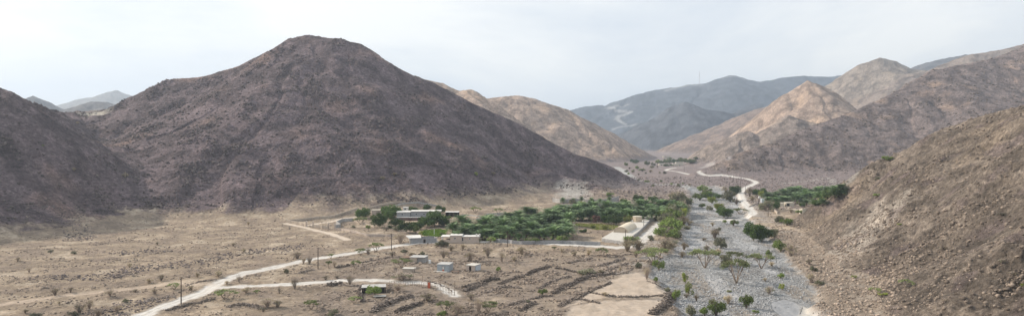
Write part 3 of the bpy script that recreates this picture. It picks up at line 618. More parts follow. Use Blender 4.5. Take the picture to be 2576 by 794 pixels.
def proto(kind, var):
    if (kind, var) in _proto: return _proto[kind, var]
    r = np.random.RandomState(hash(kind) % 1 + sum(map(ord, kind))*7 + var*101); w_, h_ = NAT[kind]; parts = []
    if kind in ('acacia', 'smallacacia'):
        mb = MB(); tips = []; s = w_/7.0
        for k in range(4):
            a = k*1.6 + r.rand(); limb(mb, (0, 0, -.2), (math.cos(a)*.75, math.sin(a)*.75, 1.1), 2.6*s, .15*s + .02, r, 2, tips, .35, .15)
        cl = []
        for t in tips:
            if r.rand() < .85: cl.append((t.x*1.1, t.y*1.1, h_*(.80 + .10*r.rand()) - .055*h_*((t.x**2 + t.y**2)/(w_/4)**2), w_*.15*(.8+.5*r.rand()), w_*.15*(.8+.5*r.rand()), h_*.085))
        for k in range(9):
            a = r.rand()*6.28; q = (r.rand()**.5)*w_*.38; cl.append((math.cos(a)*q, math.sin(a)*q, h_*(.86 - .25*(q/(w_*.45))**2), w_*.14, w_*.14, h_*.09))
        V, F, T = leaf_cloud(cl, 1500 if s > .6 else 700, .26 if s > .6 else .2, r, .4, .3)
        parts = [('trunk', mb.mesh('trunk', 'wood')), ('crown', newmesh('crown', V, F, ['acacia'], tone=T))]
    elif kind in ('tree', 'redtree', 'oasis'):
        mb = MB(); tips = []; limb(mb, (0, 0, -.3), (.05, .05, 1), h_*.30, .22, r, 2, tips, .5, .3); cl = []
        for k in range(17):
            a = r.rand()*6.28; q = (r.rand()**.5)*w_*.34; z = h_*(.24 + .60*r.rand()*(1 - (q/(w_*.5))**2)); s_ = w_*(.12 + .08*r.rand()); cl.append((math.cos(a)*q, math.sin(a)*q, z, s_, s_, s_*.8))
        V, F, T = leaf_cloud(cl, 4200 if kind == 'tree' else 2200, .34 if kind == 'tree' else .4, r, .1, .7)
        parts = [('trunk', mb.mesh('trunk', 'wood')), ('crown', newmesh('crown', V, F, [kind], tone=T))]
    elif kind in ('palm', 'youngpalm'):
        s = 1.0 if kind == 'palm' else .5; th = h_*.27*(1 + .2*r.normal()) if kind == 'palm' else .5
        th = max(.4, th); mb = MB(); lean = r.normal(size=2)*.12
        pts = [(lean[0]*f*th, lean[1]*f*th, f*th - .3*(f == 0)) for f in (0, .2, .4, .6, .8, 1)]; mb.tube(pts, [.34*s+.06, .27*s+.05, .24*s+.05, .24*s+.05, .27*s+.05, .30*s+.06], 8)
        P = []; F = []; T = []; top = np.array([lean[0]*th, lean[1]*th, th])
        nf = 44
        for i in range(nf):
            a = i*2.399 + r.rand()*.4; el = 1.45 - 1.55*(i/nf)**.9; L_ = w_*.52*(.85 + .3*r.rand()); ca, sa = math.cos(a), math.sin(a); p = top.copy(); tn = (.8 + .45*r.rand())*(1.0 if i < nf-6 else .95)
            tc = np.array([tn, tn, tn]) if i < nf-5 else np.array([1.5, 1.15, .95])*tn
            segs = 8; e = el + .1; prev = p; pr = []
            for k in range(segs+1):
                pr.append(prev.copy()); dirv = np.array([ca*math.cos(e), sa*math.cos(e), math.sin(e)]); prev = prev + dirv*L_/segs; e -= (.13 + .08*(1-i/nf))*(1.15 if k > 3 else .8)
            side = np.array([-sa, ca, 0.0])
            for k in range(segs):
                o = len(P); wd = .035*s+.015; P += [pr[k]-side*wd, pr[k]+side*wd, pr[k+1]+side*wd*.7, pr[k+1]-side*wd*.7]; F.append((o, o+1, o+2, o+3)); T += [tc*1.15]*4
                if k == 0: continue
                for m_ in (0, .33, .66):
                    b = pr[k]*(1-m_) + pr[k+1]*m_; ax = (pr[k+1]-pr[k])/np.linalg.norm(pr[k+1]-pr[k]); up_ = np.cross(ax, side)*(-1)
                    ll = .78*s*(1.15 - .75*abs((k+m_)/segs - .45)*1.6)
                    for sg in (-1, 1):
                        dv = (side*sg*.78 + ax*.62 + np.array([0, 0, .18]) + r.normal(size=3)*.12); dv /= np.linalg.norm(dv); wv = ax*.088*s + np.array([0, 0, .02])
                        o = len(P); P += [b-wv, b+wv, b+wv*.25+dv*ll, b-wv*.25+dv*ll]; F.append((o, o+1, o+2, o+3)); T += [tc*(.85+.3*r.rand())]*4
        parts = [('trunk', mb.mesh('trunk', 'palmwood')), ('fronds', newmesh('fronds', np.array(P), np.array(F), ['palm'], tone=np.array(T)))]
    elif kind in ('bush', 'greybush', 'lime'):
        cl = []
        for k in range(9):
            a = r.rand()*6.28; q = (r.rand()**.6)*w_*.34; z = h_*(.22 + .50*r.rand()*(1-(q/(w_*.5))**2)); s_ = w_*(.12+.09*r.rand()); cl.append((math.cos(a)*q, math.sin(a)*q, z, s_, s_, s_*.85))
        A = leaf_cloud(cl, 1300, .20, r, .1, .55); B = twigs(60, h_*.85, w_*.85, r, .03)
        V, F, T, M = join([(A[0], A[1], A[2], 0), (B[0], B[1], B[2], 1)]); parts = [(None, newmesh('bush', V, F, [kind, 'greytwig'], M, T))]
    elif kind in ('dry', 'greytwig'):
        B = twigs(150, h_, w_, r, .028, .2); A = fuzz(w_, h_, 650, r); V, F, T, M = join([(B[0], B[1], B[2], 0), (A[0], A[1], A[2], 1)])
        parts = [(None, newmesh('shrub', V, F, [kind, 'dryleaf' if kind == 'dry' or var else 'greybush'], M, T))]
    elif kind == 'bare':
        mb = MB(); tips = []
        for k in range(4): a = k*1.7 + r.rand(); limb(mb, (0, 0, -.2), (math.cos(a)*.6, math.sin(a)*.6, 1.2), 1.5, .08, r, 3, tips, .6, .05)
        B = twigs(170, h_, w_*1.15, r, .02, .3, 1.15, True); A = fuzz(w_*1.1, h_, 900, r, .10); V, F, T, M = join([(np.array(mb.V), mb.F, np.ones(len(mb.V)), 0), (B[0], B[1], B[2], 0), (A[0], A[1], A[2], 1)])
        parts = [(None, newmesh('bare_tree', V, F, ['greytwig', 'dryleaf'], M, T))]
    _proto[kind, var] = parts; return parts
NAMES = {'acacia': 'acacia_tree', 'smallacacia': 'young_acacia', 'tree': 'broadleaf_tree', 'redtree': 'reddish_tree', 'oasis': 'oasis_tree', 'palm': 'date_palm', 'youngpalm': 'young_palm', 'bush': 'green_bush', 'greybush': 'grey_green_bush',
         'lime': 'yellow_green_bush', 'dry': 'dry_shrub', 'greytwig': 'grey_shrub', 'bare': 'leafless_tree'}
CATS = {'acacia': 'tree', 'smallacacia': 'tree', 'tree': 'tree', 'redtree': 'tree', 'oasis': 'tree', 'palm': 'palm tree', 'youngpalm': 'palm tree', 'bush': 'bush', 'greybush': 'bush', 'lime': 'bush', 'dry': 'shrub', 'greytwig': 'shrub', 'bare': 'tree'}
_cnt = [0]
def plant(kind, p, wm, hm, label, group=None, nvar=3):
    _cnt[0] += 1; i = _cnt[0]; parts = proto(kind, i % nvar); nw, nh = NAT[kind]; sx, sz = wm/nw, hm/nh; rz = (i*1.937) % 6.283
    if len(parts) == 1 and parts[0][0] is None: o = obj(NAMES[kind], parts[0][1], None, p, rz); tagobj(o, label, CATS[kind], group); o.scale = (sx, sx, sz); return o
    o = thing(NAMES[kind], label, CATS[kind], p, rz, group); o.scale = (sx, sx, sz)
    for nm, me in parts: obj(nm, me, o)
    return o
def plant_px(k, x, y, wpx, hpx, kind, label, group=None):
    p = at(k, x, y); m = p.y/FPX/ZM[k][2]; return plant(kind, p, wpx*m, hpx*m, label, group)
# ------------------------------------------------------------------ plants seen one by one: (measured place, width, height, kind, label)
G_W = 'bushes and trees in the dry riverbed'; G_P = 'shrubs on the stony plain'; G_F = 'trees round the walled compound'; G_H = 'bushes on the rocky hillsides'
for row in [
 ('Z4',480,437,132,115,'acacia','umbrella shaped acacia alone in the open middle of the riverbed, leftmost of the midstream trees',G_W),
 ('Z4',625,420,90,72,'greybush','grey green bush with dark shadow touching the left side of the midstream green tree',G_W),
 ('Z4',690,412,105,78,'acacia','green acacia between the lone umbrella tree and the right hand grey tree in the riverbed',G_W),
 ('Z4',893,440,118,88,'acacia','flat topped grey green acacia, rightmost tree in the middle of the riverbed',G_W),
 ('Z4',712,548,135,145,'acacia','tall pale feathery acacia standing closest below the midstream trees of the riverbed',G_W),
 ('Z4',835,240,120,118,'tree','large dark round tree on the right riverbed bank, its left half',G_W),
 ('Z4',900,243,105,95,'tree','right half of the dark pair of trees on the right riverbed bank',G_W),
 ('Z4',1037,320,95,80,'bush','olive bush at the foot of the brown hillside beside the riverbed',G_W),
 ('Z4',970,212,50,60,'greybush','small dark bush just right of the big dark tree pair',G_W),
 ('Z4',1110,350,75,75,'greytwig','brownish grey shrub between the olive bush and the hillside rocks',G_W),
 ('Z4',955,362,45,52,'bush','small olive bush right above the flat topped acacia of the riverbed',G_W),
 ('Z4',865,372,55,28,'dry','low brown shrub at the top left of the flat topped acacia',G_W),
 ('Z4',970,425,45,28,'dry','low reddish brown shrub right beside the flat topped acacia trunk',G_W),
 ('Z4',600,292,85,70,'greybush','sparse olive bush with brown twigs in the upper middle of the riverbed',G_W),
 ('Z4',492,318,55,42,'greytwig','brown twiggy shrub just behind the lone umbrella acacia',G_W),
 ('Z4',578,345,65,42,'dry','pale brown dead shrub between the umbrella acacia and the sparse olive bush',G_W),
 ('Z4',552,220,60,50,'greytwig','brown grey shrub far up the middle of the riverbed below the ford',G_W),
 ('Z4',468,234,42,16,'dry','low brown tuft in the open left channel below the ford',G_W),
 ('Z4',335,548,48,76,'lime','narrow yellow green bush, upper of the two near the field corner',G_W),
 ('Z4',357,640,56,88,'lime','narrow yellow green bush, lower of the two near the field corner',G_W),
 ('Z4',343,660,40,30,'greytwig','small grey tuft at the foot of the lower narrow yellow green bush',G_W),
 ('Z4',262,675,58,80,'bush','olive bush on the wall end at the right corner of the bare field',G_W),
 ('Z4',207,612,40,28,'greybush','tiny olive tuft beside the right edge of the bare field',G_W),
 ('Z4',122,540,36,36,'bush','small dark green bush at the upper right corner of the bare field',G_W),
 ('Z4',560,790,110,110,'bush','broad olive green bush at the bottom edge of the riverbed',G_W),
 ('Z4',530,712,50,40,'lime','small bright green clump on top of the broad olive bottom edge bush',G_W),
 ('Z4',478,790,65,60,'bush','dark green bush left of the broad olive bush at the bottom edge',G_W),
 ('Z4',785,735,80,105,'bush','tall olive and brown bush in the lower riverbed near the water pool',G_W),
 ('Z4',650,700,66,56,'dry','round straw coloured shrub in the lower middle of the riverbed',G_W),
 ('Z4',950,628,70,46,'greytwig','dark reddish brown shrub in the lower riverbed above the smooth grey silt',G_W),
 ('Z4',1047,600,42,46,'lime','small bright green bush at the lower right of the riverbed',G_W),
 ('Z4',1032,515,50,38,'bush','small olive tuft above the bright green bush in the right channel',G_W),
 ('Z4',922,535,32,22,'dry','tiny yellowish tuft in the middle right of the riverbed',G_W),
 ('Z4',655,616,44,14,'lime','flat bright green patch of leaves in the lower riverbed stones',G_W),
 ('Z4',415,680,38,42,'dry','small straw tuft right of the lower narrow yellow green bush',G_W),
 ('Z4',855,770,40,22,'bush','tiny green tuft at the bottom edge near the silt pool',G_W),
 ('Z4',375,790,90,80,'greybush','pale grey green feathery bush at the bottom edge next to the field wall',G_W),
 ('Z4',105,410,145,100,'acacia','green umbrella acacia at the left edge of the riverbed above the bare field',G_W),
 ('Z4',138,455,80,70,'bush','olive bush directly below the left edge umbrella acacia',G_W),
 ('Z4',50,520,60,80,'bare','thin leafless brown sapling by the top right of the bare field',G_W),
 ('Z4',325,305,60,50,'dry','brown bush tuft at the left shore of the riverbed below the yellow green bushes',G_W),
 ('Z4',215,290,110,60,'greytwig','reddish brown shrub mass on the left riverbank below the gravel yard',G_W),
 ('Z4',310,362,50,40,'dry','small dry shrub on pale shingle at the left riverbank',G_W),
 ('Z4',1260,545,70,60,'greytwig','dark brown shrub at the right shore where hillside rocks meet the gravel',G_W),
 ('Z4',1245,412,40,38,'greytwig','small brown bush on the rocks right of the right channel',G_W),
 ('Z4',1280,460,46,36,'greybush','pale green tuft on the light rocks at the hillside foot',G_W),
 ('Z4',1320,560,60,30,'greybush','low green patch on the rocks beside the lower right shore',G_W),
 ('Y1',470,530,165,100,'tree','dark olive tree in the upper riverbed beside the ford, lower of a pair',G_W),
 ('Y1',405,452,125,85,'lime','yellow green bush above the dark olive tree near the ford',G_W),
 ('Y1',310,450,70,50,'greybush','small grey olive bush left of the yellow green bush near the ford',G_W),
 ('Y1',218,420,66,48,'bush','small lone green bush on the grey gravel left of the ford bushes',G_W),
 ('Y1',335,368,110,75,'lime','olive round bush at the lower edge of the big green thicket in midstream',G_W),
 ('Y1',340,325,175,75,'tree','green bush at the right of the big thicket in the upper riverbed',G_W),
 ('Y1',195,335,140,85,'bush','green bush at the left of the big thicket in the upper riverbed',G_W),
 ('Y1',270,290,130,75,'bush','green bush in the centre of the big thicket in the upper riverbed',G_W),
 ('Y1',235,245,110,75,'bush','pale green bush at the back of the big thicket',G_W),
 ('Y1',595,270,115,90,'tree','dense green tree at the left side of the road before the ford',G_W),
 ('Y1',495,245,90,60,'greytwig','dark purplish bare shrub left of the dense green roadside tree',G_W),
 ('Y1',545,350,150,110,'greybush','large grey green bush below the dense green roadside tree',G_W),
 ('Y1',615,380,80,52,'greytwig','purplish grey shrub at the road edge below the large grey green bush',G_W),
 ('Y1',655,490,100,55,'smallacacia','low flat acacia inside the road bend above the ford',G_W),
 ('Y1',580,625,90,62,'bush','round green bush on the right of the ford line in midstream',G_W),
 ('Y1',484,598,46,40,'bush','small round bush just below the ford in midstream',G_W),
 ('Y1',342,628,56,38,'dry','small tan shrub below the ford at the left channel',G_W),
 ('Y1',75,620,100,52,'greytwig','grey brown shrub with a sand mound below the ford at left',G_W),
 ('Y1',60,668,80,45,'greybush','grey mound shrub under the one beside the ford',G_W),
 ('Y1',408,684,56,42,'greybush','small olive grey tuft in the middle of the bed beneath the ford',G_W),
 ('Y1',365,755,95,80,'greytwig','brown twiggy shrub upstream of the sparse olive bush',G_W),
 ('Y1',1120,590,115,78,'greybush','grey green bush on the bank below the palm farm, left of a pair',G_W),
 ('Y1',1195,620,120,85,'bush','green bush on the bank below the palm farm, right of a pair',G_W),
 ('Y1',950,455,150,100,'greybush','large feathery grey green bush below the grey water tank',G_W),
 ('Y1',800,340,90,50,'dry','brown shrub on the slope left of the grey water tank',G_W),
 ('Y1',765,290,80,90,'greytwig','purplish bare shrub between the road and the bright green big tree',G_W),
 ('Y1',1035,735,90,70,'greybush','dull green bush at the foot of the hillside below the dark tree pair',G_W),
 ('Z3',390,480,90,70,'greybush','grey green bush at the top of the left riverbank beside the palms',G_W),
 ('Z3',440,475,60,52,'lime','bright yellow green bush at the left bank by the palm grove corner',G_W),
 ('Z3',370,570,110,70,'bush','green feathery bush right of the gravel yard road, upper',G_W),
 ('Z3',345,615,110,60,'bush','yellowish green bush right of the gravel yard road, lower',G_W),
 ('Z3',355,520,110,60,'greybush','grey feathery bush along the left riverbank beyond the gravel yard',G_W),
 ('Z3',375,495,120,60,'bush','dark green bush beside the top of the gravel yard',G_W),
 ('Z3',430,400,100,70,'greybush','large grey green bush on the left riverbank above the palm grove end',G_W),
 ('Z3',455,440,70,60,'greybush','mid green bush on the left riverbank by the grove end',G_W),
 ('Z3',410,370,90,50,'greytwig','brownish grey bush where the mountain foot meets the left riverbank',G_W),
 ('Z3',240,620,30,28,'greybush','thin weed patch at the near end of the gravel yard',G_W),
 ('Z3',120,640,70,40,'bush','green weeds under the corner of the grey terrace wall',G_W),
 ('Z3',340,700,90,60,'dry','pinkish brown dry shrub between the riverbank and the road end',G_W),
 ('Z3',160,690,90,50,'dry','leafless tan shrub by the road at the foot of the terrace corner pole',G_W),
 ('Z3',90,690,70,52,'dry','tan twiggy shrub just left of the road end beside the pole',G_W),
 ('Z3',395,545,100,62,'bush','green bush second down the strip between gravel yard and riverbed',G_W),('Z3',325,590,80,50,'greybush','grey bush left side of the strip between gravel yard and riverbed',G_W),
 ('Z3',385,600,80,50,'greybush','brownish green bush right side of the strip beside the riverbed',G_W),('Z3',455,520,60,40,'dry','dry brown bush at the riverbed edge right below the grove end',G_W),
 ('Z3',400,455,90,60,'bush','dark bush between the grove end and the riverbank bushes',G_W),('Z3',470,395,60,46,'bush','olive bush at the top of the left riverbank strip',G_W)]:
    k_ = 1.35 if row[0] == 'Z3' else 1.12
    if row[5]: plant_px(*row[:3], row[3]*1.3*k_, row[4]*1.2*k_, *row[5:7], group=row[7])
for i, (x, y, w_, h_, k) in enumerate([(215,165,70,38,'tree'),(120,250,70,60,'lime'),(230,310,46,44,'oasis')]): pass
for row in [
 ('Z5',1412,592,40,44,'bare','black leafless twisted tree between the two road branches'),
 ('Z5',1650,660,26,40,'bare','dark bare stump on stones below the side track'),
 ('Z5',1328,690,112,58,'smallacacia','green flat topped young acacia below the road fork'),
 ('Z5',1455,655,70,38,'dry','pale dry shrub right of the green acacia at the road fork'),
 ('Z5',1515,668,40,34,'smallacacia','small green shrub third from left below the side track'),
 ('Z5',1580,738,120,62,'bare','grey tangled leafless bush below the side track, upper'),
 ('Z5',1640,740,80,50,'greytwig','grey rounded leafless bush right of the tangled one'),
 ('Z5',1555,765,56,34,'greytwig','small grey shrub under the tangled leafless bush'),
 ('Z5',1030,635,62,42,'smallacacia','pale green small acacia left of the nearest pole'),
 ('Z5',1130,640,50,34,'dry','pale straw shrub right of the nearest pole beyond the road'),
 ('Z5',650,672,76,44,'bare','tan leafless shrub on the lower path, second from left'),
 ('Z5',528,750,64,60,'bare','tall leafless tan shrub below the lower path'),
 ('Z5',690,768,84,54,'bare','wide leafless shrub left of the road at the bottom'),
 ('Z5',742,712,56,30,'greybush','low olive tuft above the wide leafless shrub by the road'),
 ('Z5',325,670,66,50,'bare','tan twiggy shrub left of centre above the lower path'),
 ('Z5',417,652,42,38,'bare','small leafless shrub just above the lower path'),
 ('Z5',915,662,56,38,'bare','small leafless tan shrub halfway between path and nearest pole'),
 ('Z5',953,582,60,42,'bare','leafless tan shrub right of the dark stone band'),
 ('Z5',880,598,60,32,'dry','straw shrub at the lower end of the dark stone band'),
 ('Z5',172,535,40,36,'bare','small leafless shrub near the left edge of the plain'),
 ('Z5',105,468,44,30,'greytwig','grey shrub on the upper left of the plain'),
 ('Z5',470,775,84,70,'bare','leafless brown shrub at the bottom left, beside the tall one'),
 ('Z5',430,792,74,36,'greybush','olive low bush at the bottom edge left of the road'),
 ('Z5',210,792,80,26,'greybush','olive low bush at the bottom edge near the left corner'),
 ('Z5',150,775,44,30,'dry','dry tuft near the bottom left corner'),
 ('Z5',580,792,70,46,'bare','leafless shrub at the bottom edge between two tan shrubs'),
 ('Z5',765,505,44,30,'dry','straw shrub above the dark stone band'),
 ('Z5',800,650,44,20,'greytwig','low dark shrub above the path in the middle of the plain'),
 ('Z5',350,722,40,22,'dry','little dry tuft on the lower path'),
 ('Z5',1290,560,64,42,'dry','pale tan shrub above the road fork'),
 ('Z5',1165,562,40,32,'dry','pale tan shrub by the road halfway to the second pole'),
 ('Z5',1340,605,50,24,'dry','low pale tuft inside the road fork'),
 ('Z5',1440,415,44,26,'dry','straw shrub on the fan below the compound track'),
 ('Z5',1467,255,30,22,'dry','tiny shrub on the upper fan near the mountain foot'),
 ('Z5',1378,380,40,24,'dry','tiny olive shrub in the middle of the upper fan'),
 ('Z5',930,372,28,20,'dry','tiny shrub alone on the open sandy fan'),
 ('Z5',440,425,44,20,'greybush','pale olive shrub on the left fan'),
 ('Z5',300,415,44,18,'greybush','pale flat shrub further left on the fan'),
 ('Z1',480,600,72,66,'bare','grey leafless tree standing across the side track'),
 ('Z1',140,625,56,76,'bare','leaning leafless tan tree at the side track left of centre'),
 ('Z1',240,752,84,64,'smallacacia','green small acacia on the stones below the side track'),
 ('Z1',370,790,112,52,'greybush','dense low grey green bush at the bottom edge centre left'),
 ('Z1',505,710,76,42,'smallacacia','small green acacia left of the dark stone terrace wall'),
 ('Z1',630,665,120,78,'bush','green thorn bush in front of the dark lean-to shelter'),
 ('Z1',795,490,112,58,'acacia','green umbrella acacia beside the ruined stone hut'),
 ('Z1',515,500,56,56,'smallacacia','green young acacia left of the fenced yard'),
 ('Z1',350,500,40,54,'smallacacia','olive young acacia right of the second pole, left one'),
 ('Z1',385,495,40,48,'bare','bare young tree right of the second pole, right one'),
 ('Z1',230,472,56,50,'bare','leafless tan tree just left of the second pole'),
 ('Z1',195,468,50,44,'bare','leafless tan shrub furthest left by the second pole'),
 ('Z1',155,438,84,48,'bare','wide pale leafless shrub beyond the road left of the second pole'),
 ('Z1',362,437,32,32,'smallacacia','little green shrub on the road edge right of the second pole'),
 ('Z1',90,528,44,38,'greybush','small olive shrub between the two roads at left'),
 ('Z1',545,418,64,46,'smallacacia','green shrub beside the road, left of a close trio'),
 ('Z1',590,416,50,50,'bare','sparse shrub beside the road, middle of a close trio'),
 ('Z1',642,396,70,62,'smallacacia','green young acacia beside the road, right of a close trio'),
 ('Z1',812,402,66,28,'greybush','olive low bush below the third pole'),
 ('Z1',740,428,44,38,'dry','straw shrub straight below the third pole'),
 ('Z1',925,418,44,32,'greybush','olive shrub between the road and the ruined hut'),
 ('Z1',855,415,56,18,'dry','low straw tuft right of the olive bush below the third pole'),
 ('Z1',1055,435,80,58,'bare','tan leafless shrub above the pale blue hut'),
 ('Z1',1220,455,90,70,'bare','large grey leafless shrub above the grey block hut'),
 ('Z1',1100,390,60,32,'dry','dry shrub below the white house by the road'),
 ('Z1',1175,380,60,34,'dry','dry tan shrub right of the one below the white house'),
 ('Z1',790,345,104,76,'bare','large sparse tan acacia left of the white roofed shed'),
 ('Z1',1055,362,92,50,'greybush','grey green bush at the roadside left of the white house'),
 ('Z1',1015,360,56,26,'greybush','small olive bush left of the roadside grey green bush'),
 ('Z1',800,572,180,56,'greytwig','heap of dark dead brushwood beside the side track'),
 ('Z1',330,568,60,30,'greytwig','dark heap of cut branches left of the side track centre'),
 ('Z1',400,558,44,18,'greytwig','smaller dark heap of branches right of the larger cut heap'),
 ('Z1',775,635,110,50,'bare','fallen grey dead tree inside the fenced plot'),
 ('Z1',960,700,130,62,'greytwig','grey thorny thicket below the red door'),
 ('Z1',1070,780,100,92,'acacia','green acacia at the bottom edge right of the grey thicket'),
 ('Z1',1040,792,80,40,'bush','green bush under the bottom edge acacia'),
 ('Z1',1140,760,110,64,'bare','brown leafless shrub right of the bottom edge green acacia'),
 ('Z1',1225,690,76,44,'greytwig','dark brown shrub on the terraces right of the track end'),
 ('Z1',1270,775,90,110,'bare','tall bare tree on the terraces at the bottom'),
 ('Z2',190,770,110,62,'acacia','broad pale green acacia at the bottom edge among terraces'),
 ('Z2',20,792,84,80,'bare','bare brown bush left of the broad pale green acacia'),
 ('Z2',488,675,60,42,'bush','round olive bush alone in the terraces below the long wall'),
 ('Z2',245,547,42,34,'bush','small bright green bush right of the grey block hut'),
 ('Z2',190,470,72,66,'bare','sparse tan tree above the grey block hut, left of a pair'),
 ('Z2',265,495,52,66,'bare','sparse tan tree above the grey block hut, right of a pair'),
 ('Z2',375,455,72,50,'dry','straw coloured shrub below the fourth pole'),
 ('Z2',335,492,44,32,'dry','small straw shrub further below the fourth pole'),
 ('Z2',550,435,30,26,'smallacacia','tiny green shrub right below the palm grove wall'),
 ('Z2',595,445,36,26,'dry','small tan shrub left of the terraces top'),
 ('Z2',665,465,50,34,'dry','straw shrub beside the top terrace wall'),
 ('Z2',740,460,56,38,'dry','tan shrub right of the top terrace wall'),
 ('Z2',815,465,64,50,'smallacacia','sparse young acacia above the terraces near the pole'),
 ('Z2',735,565,120,36,'greybush','long low olive bush on top of the long terrace wall'),
 ('Z2',805,558,60,24,'dry','straw tuft right of the long low olive bush'),
 ('Z2',830,680,54,22,'dry','low tan tuft on the wall across the bare field'),
 ('Z2',1000,470,70,46,'greytwig','brown grey shrub where the terraces meet the riverbank'),
 ('Z2',1018,530,60,44,'greybush','olive shrub at the riverbank left of the umbrella acacia'),
 ('Z2',405,715,40,16,'greybush','tiny olive tuft near the middle terraces'),
 ('Z2',915,550,24,30,'dry','thin dry sapling at the upper tip of the bare field')]:
    plant_px(*row, group=G_P)
# compound trees
for row in [
 ('Z10',190,305,110,130,'tree','green tree at the left end of the compound, left of two'),('Z10',265,300,150,135,'tree','green tree at the left end of the compound, right of two'),
 ('Z10',210,385,200,85,'smallacacia','low spreading thorn tree below the two leftmost compound trees'),
 ('Z10',320,475,80,72,'bush','small round green bush alone on the orange compound ground'),('Z10',105,445,90,42,'greybush','pale small bush left of the round bush on compound ground'),
 ('Z10',400,350,100,100,'bush','green bush right of the leftmost compound trees'),('Z10',470,290,80,90,'greybush','dull green bush in front of the beige compound wall'),
 ('Z10',490,440,190,180,'tree','bright green tree in the lower left part of the compound'),('Z10',690,300,290,200,'tree','tallest dark green tree at the left end of the long grey building'),
 ('Z10',650,330,170,140,'tree','olive green tree under the tallest dark tree'),('Z10',730,420,170,100,'tree','green bushy tree below the timber veranda at left'),
 ('Z10',640,455,110,80,'youngpalm','small palm left of the dark hedge trees'),
 ('Z10',980,218,130,80,'tree','dark round tree behind the roof of the long grey building, left of three'),('Z10',1195,188,105,80,'tree','dark round tree behind the long grey building, middle of three'),
 ('Z10',1405,235,135,125,'tree','dark round tree behind the long grey building, right of three'),('Z10',1065,195,50,30,'bush','small bush right of the left roof tree'),
 ('Z10',1310,420,320,200,'tree','wide dark green tree in front of the right end of the grey building'),('Z10',1210,440,200,150,'tree','dark green tree left of the wide one in front of the building'),
 ('Z10',1110,360,110,75,'tree','rounded green tree touching the timber veranda'),('Z10',1450,430,170,130,'tree','dark tree at the right end of the dark hedge'),
 ('Z10',900,520,220,170,'tree','tall dark tree behind the white roofed shed'),('Z10',1050,465,170,110,'tree','dark tree in the middle of the dark hedge row'),('Z10',1520,320,100,60,'bush','dark bush below the open shed'),
 ('Z10',1030,535,110,120,'bush','grey green leafy bush at the right of the tall dark tree'),('Z10',1105,550,90,60,'lime','yellow green bush beside the bright crop patch'),
 ('Z10',1590,270,150,60,'greytwig','purplish bare bush inside the open shed front'),('Z10',760,490,150,70,'greybush','pale olive bush left of the tall dark tree by the shed'),
 ('Z10',590,490,100,50,'greytwig','low grey brown scrub below the bright green compound tree'),
 ('Z10',1915,230,130,85,'smallacacia','dark thorn tree on the slope right of the compound, left one'),('Z10',2255,225,120,60,'smallacacia','dark thorn tree on the slope right of the compound, right one'),
 ('Z10',2110,560,220,150,'tree','dense dark tree among palms behind the white house'),('Z10',1410,560,80,50,'bush','small green bush left of the white house carport'),
 ('Z10',2140,660,190,80,'bush','broad green bush at the right end of the white house'),('Z10',1960,665,130,80,'greybush','olive bush right beside the white house wall')]:
    plant_px(row[0], row[1], row[2], row[3]*(1.35 if row[5] == 'tree' else 1.1), row[4]*1.0 if isinstance(row[4], float) else row[4]*(1.25), *row[5:], group=G_F)
# hillside bushes
for row in [
 ('Y6',1225,415,150,100,'smallacacia','green acacia on the lower ledge of the near hillside'),('Y6',860,490,130,80,'smallacacia','leaning acacia left of the ledge acacia on the near hillside'),
 ('Y6',960,505,160,38,'lime','bright green low bush below the leaning hillside acacia'),('Y6',630,305,100,36,'lime','yellowish green patch bush on the lower hillside rocks'),
 ('Y6',1660,590,50,60,'bare','little bare sapling on the lower right hillside'),('Y6',2320,140,110,60,'greytwig','dark dead shrub high on the right hillside'),
 ('Y6',2450,265,130,36,'greytwig','dark low shrub near the right edge of the hillside'),('Y6',2560,400,70,40,'lime','green bush cut by the right edge'),
 ('Y7',640,300,66,34,'bush','dark bush on the hillside halfway up the skyline side'),('Y7',820,535,60,20,'lime','flat greenish tuft in the centre of the near hillside'),
 ('Y7',640,160,60,30,'greybush','grey bush on the hillside crest line'),('Y7',1670,455,90,30,'greytwig','grey dead bush on the open right hillside'),
 ('Y7',1190,730,100,26,'greytwig','dark flat shrub low on the near hillside'),
 ('Z9',705,670,26,20,'lime','small green bush low on the dark mountain face'),('Z9',285,690,40,20,'dry','straw bush at the left foot of the dark mountain'),
 ('Z9',335,670,30,16,'dry','straw tuft right of the straw bush on the mountain foot'),('Z9',782,665,30,14,'dry','straw tuft right of the small green mountain bush'),
 ('Z8',334,648,26,16,'dry','olive tuft on the left saddle slope'),('Z8',564,680,34,26,'greytwig','grey round bush in the gully left of the dark mountain'),
 ('Z8',195,538,20,10,'lime','tiny bright tuft high on the left slope'),('Z8',350,436,22,10,'dry','tiny tan tuft just below the saddle'),
 ('D',2232,403,30,16,'bush','green thorn bush on the skyline of the near hillside')]:
    plant_px(*row, group=G_H)

# ------------------------------------------------------------------ date palm groves
ORD = ['first','second','third','fourth','fifth','sixth','seventh','eighth','ninth','tenth','eleventh','twelfth','thirteenth','fourteenth','fifteenth','sixteenth','seventeenth','eighteenth','nineteenth','twentieth','twenty-first','twenty-second','twenty-third','twenty-fourth','twenty-fifth','twenty-sixth']
rg = np.random.RandomState(5)
def palm_rows(k, rows, wpx, hpx, where, group):
    for (nm, y, x0, x1, stp, dy) in rows:
        xs = np.arange(x0, x1, stp)
        for i, x in enumerate(xs):
            f = .72 + .50*rg.rand(); g = f*(.85 + .4*rg.rand()); xx = x + rg.uniform(-.22, .22)*stp; yy = y + rg.uniform(-.5, .5)*12 + dy*(x-x0)/(x1-x0+1e-6)
            plant_px(k, xx, yy, wpx*f*(1 - (385-y)/1500.0 if k == 'Z2' else 1), hpx*g*(1 - (385-y)/1500.0 if k == 'Z2' else 1), 'palm', f'{ORD[i]} date palm from left in {nm} row of {where}', group)
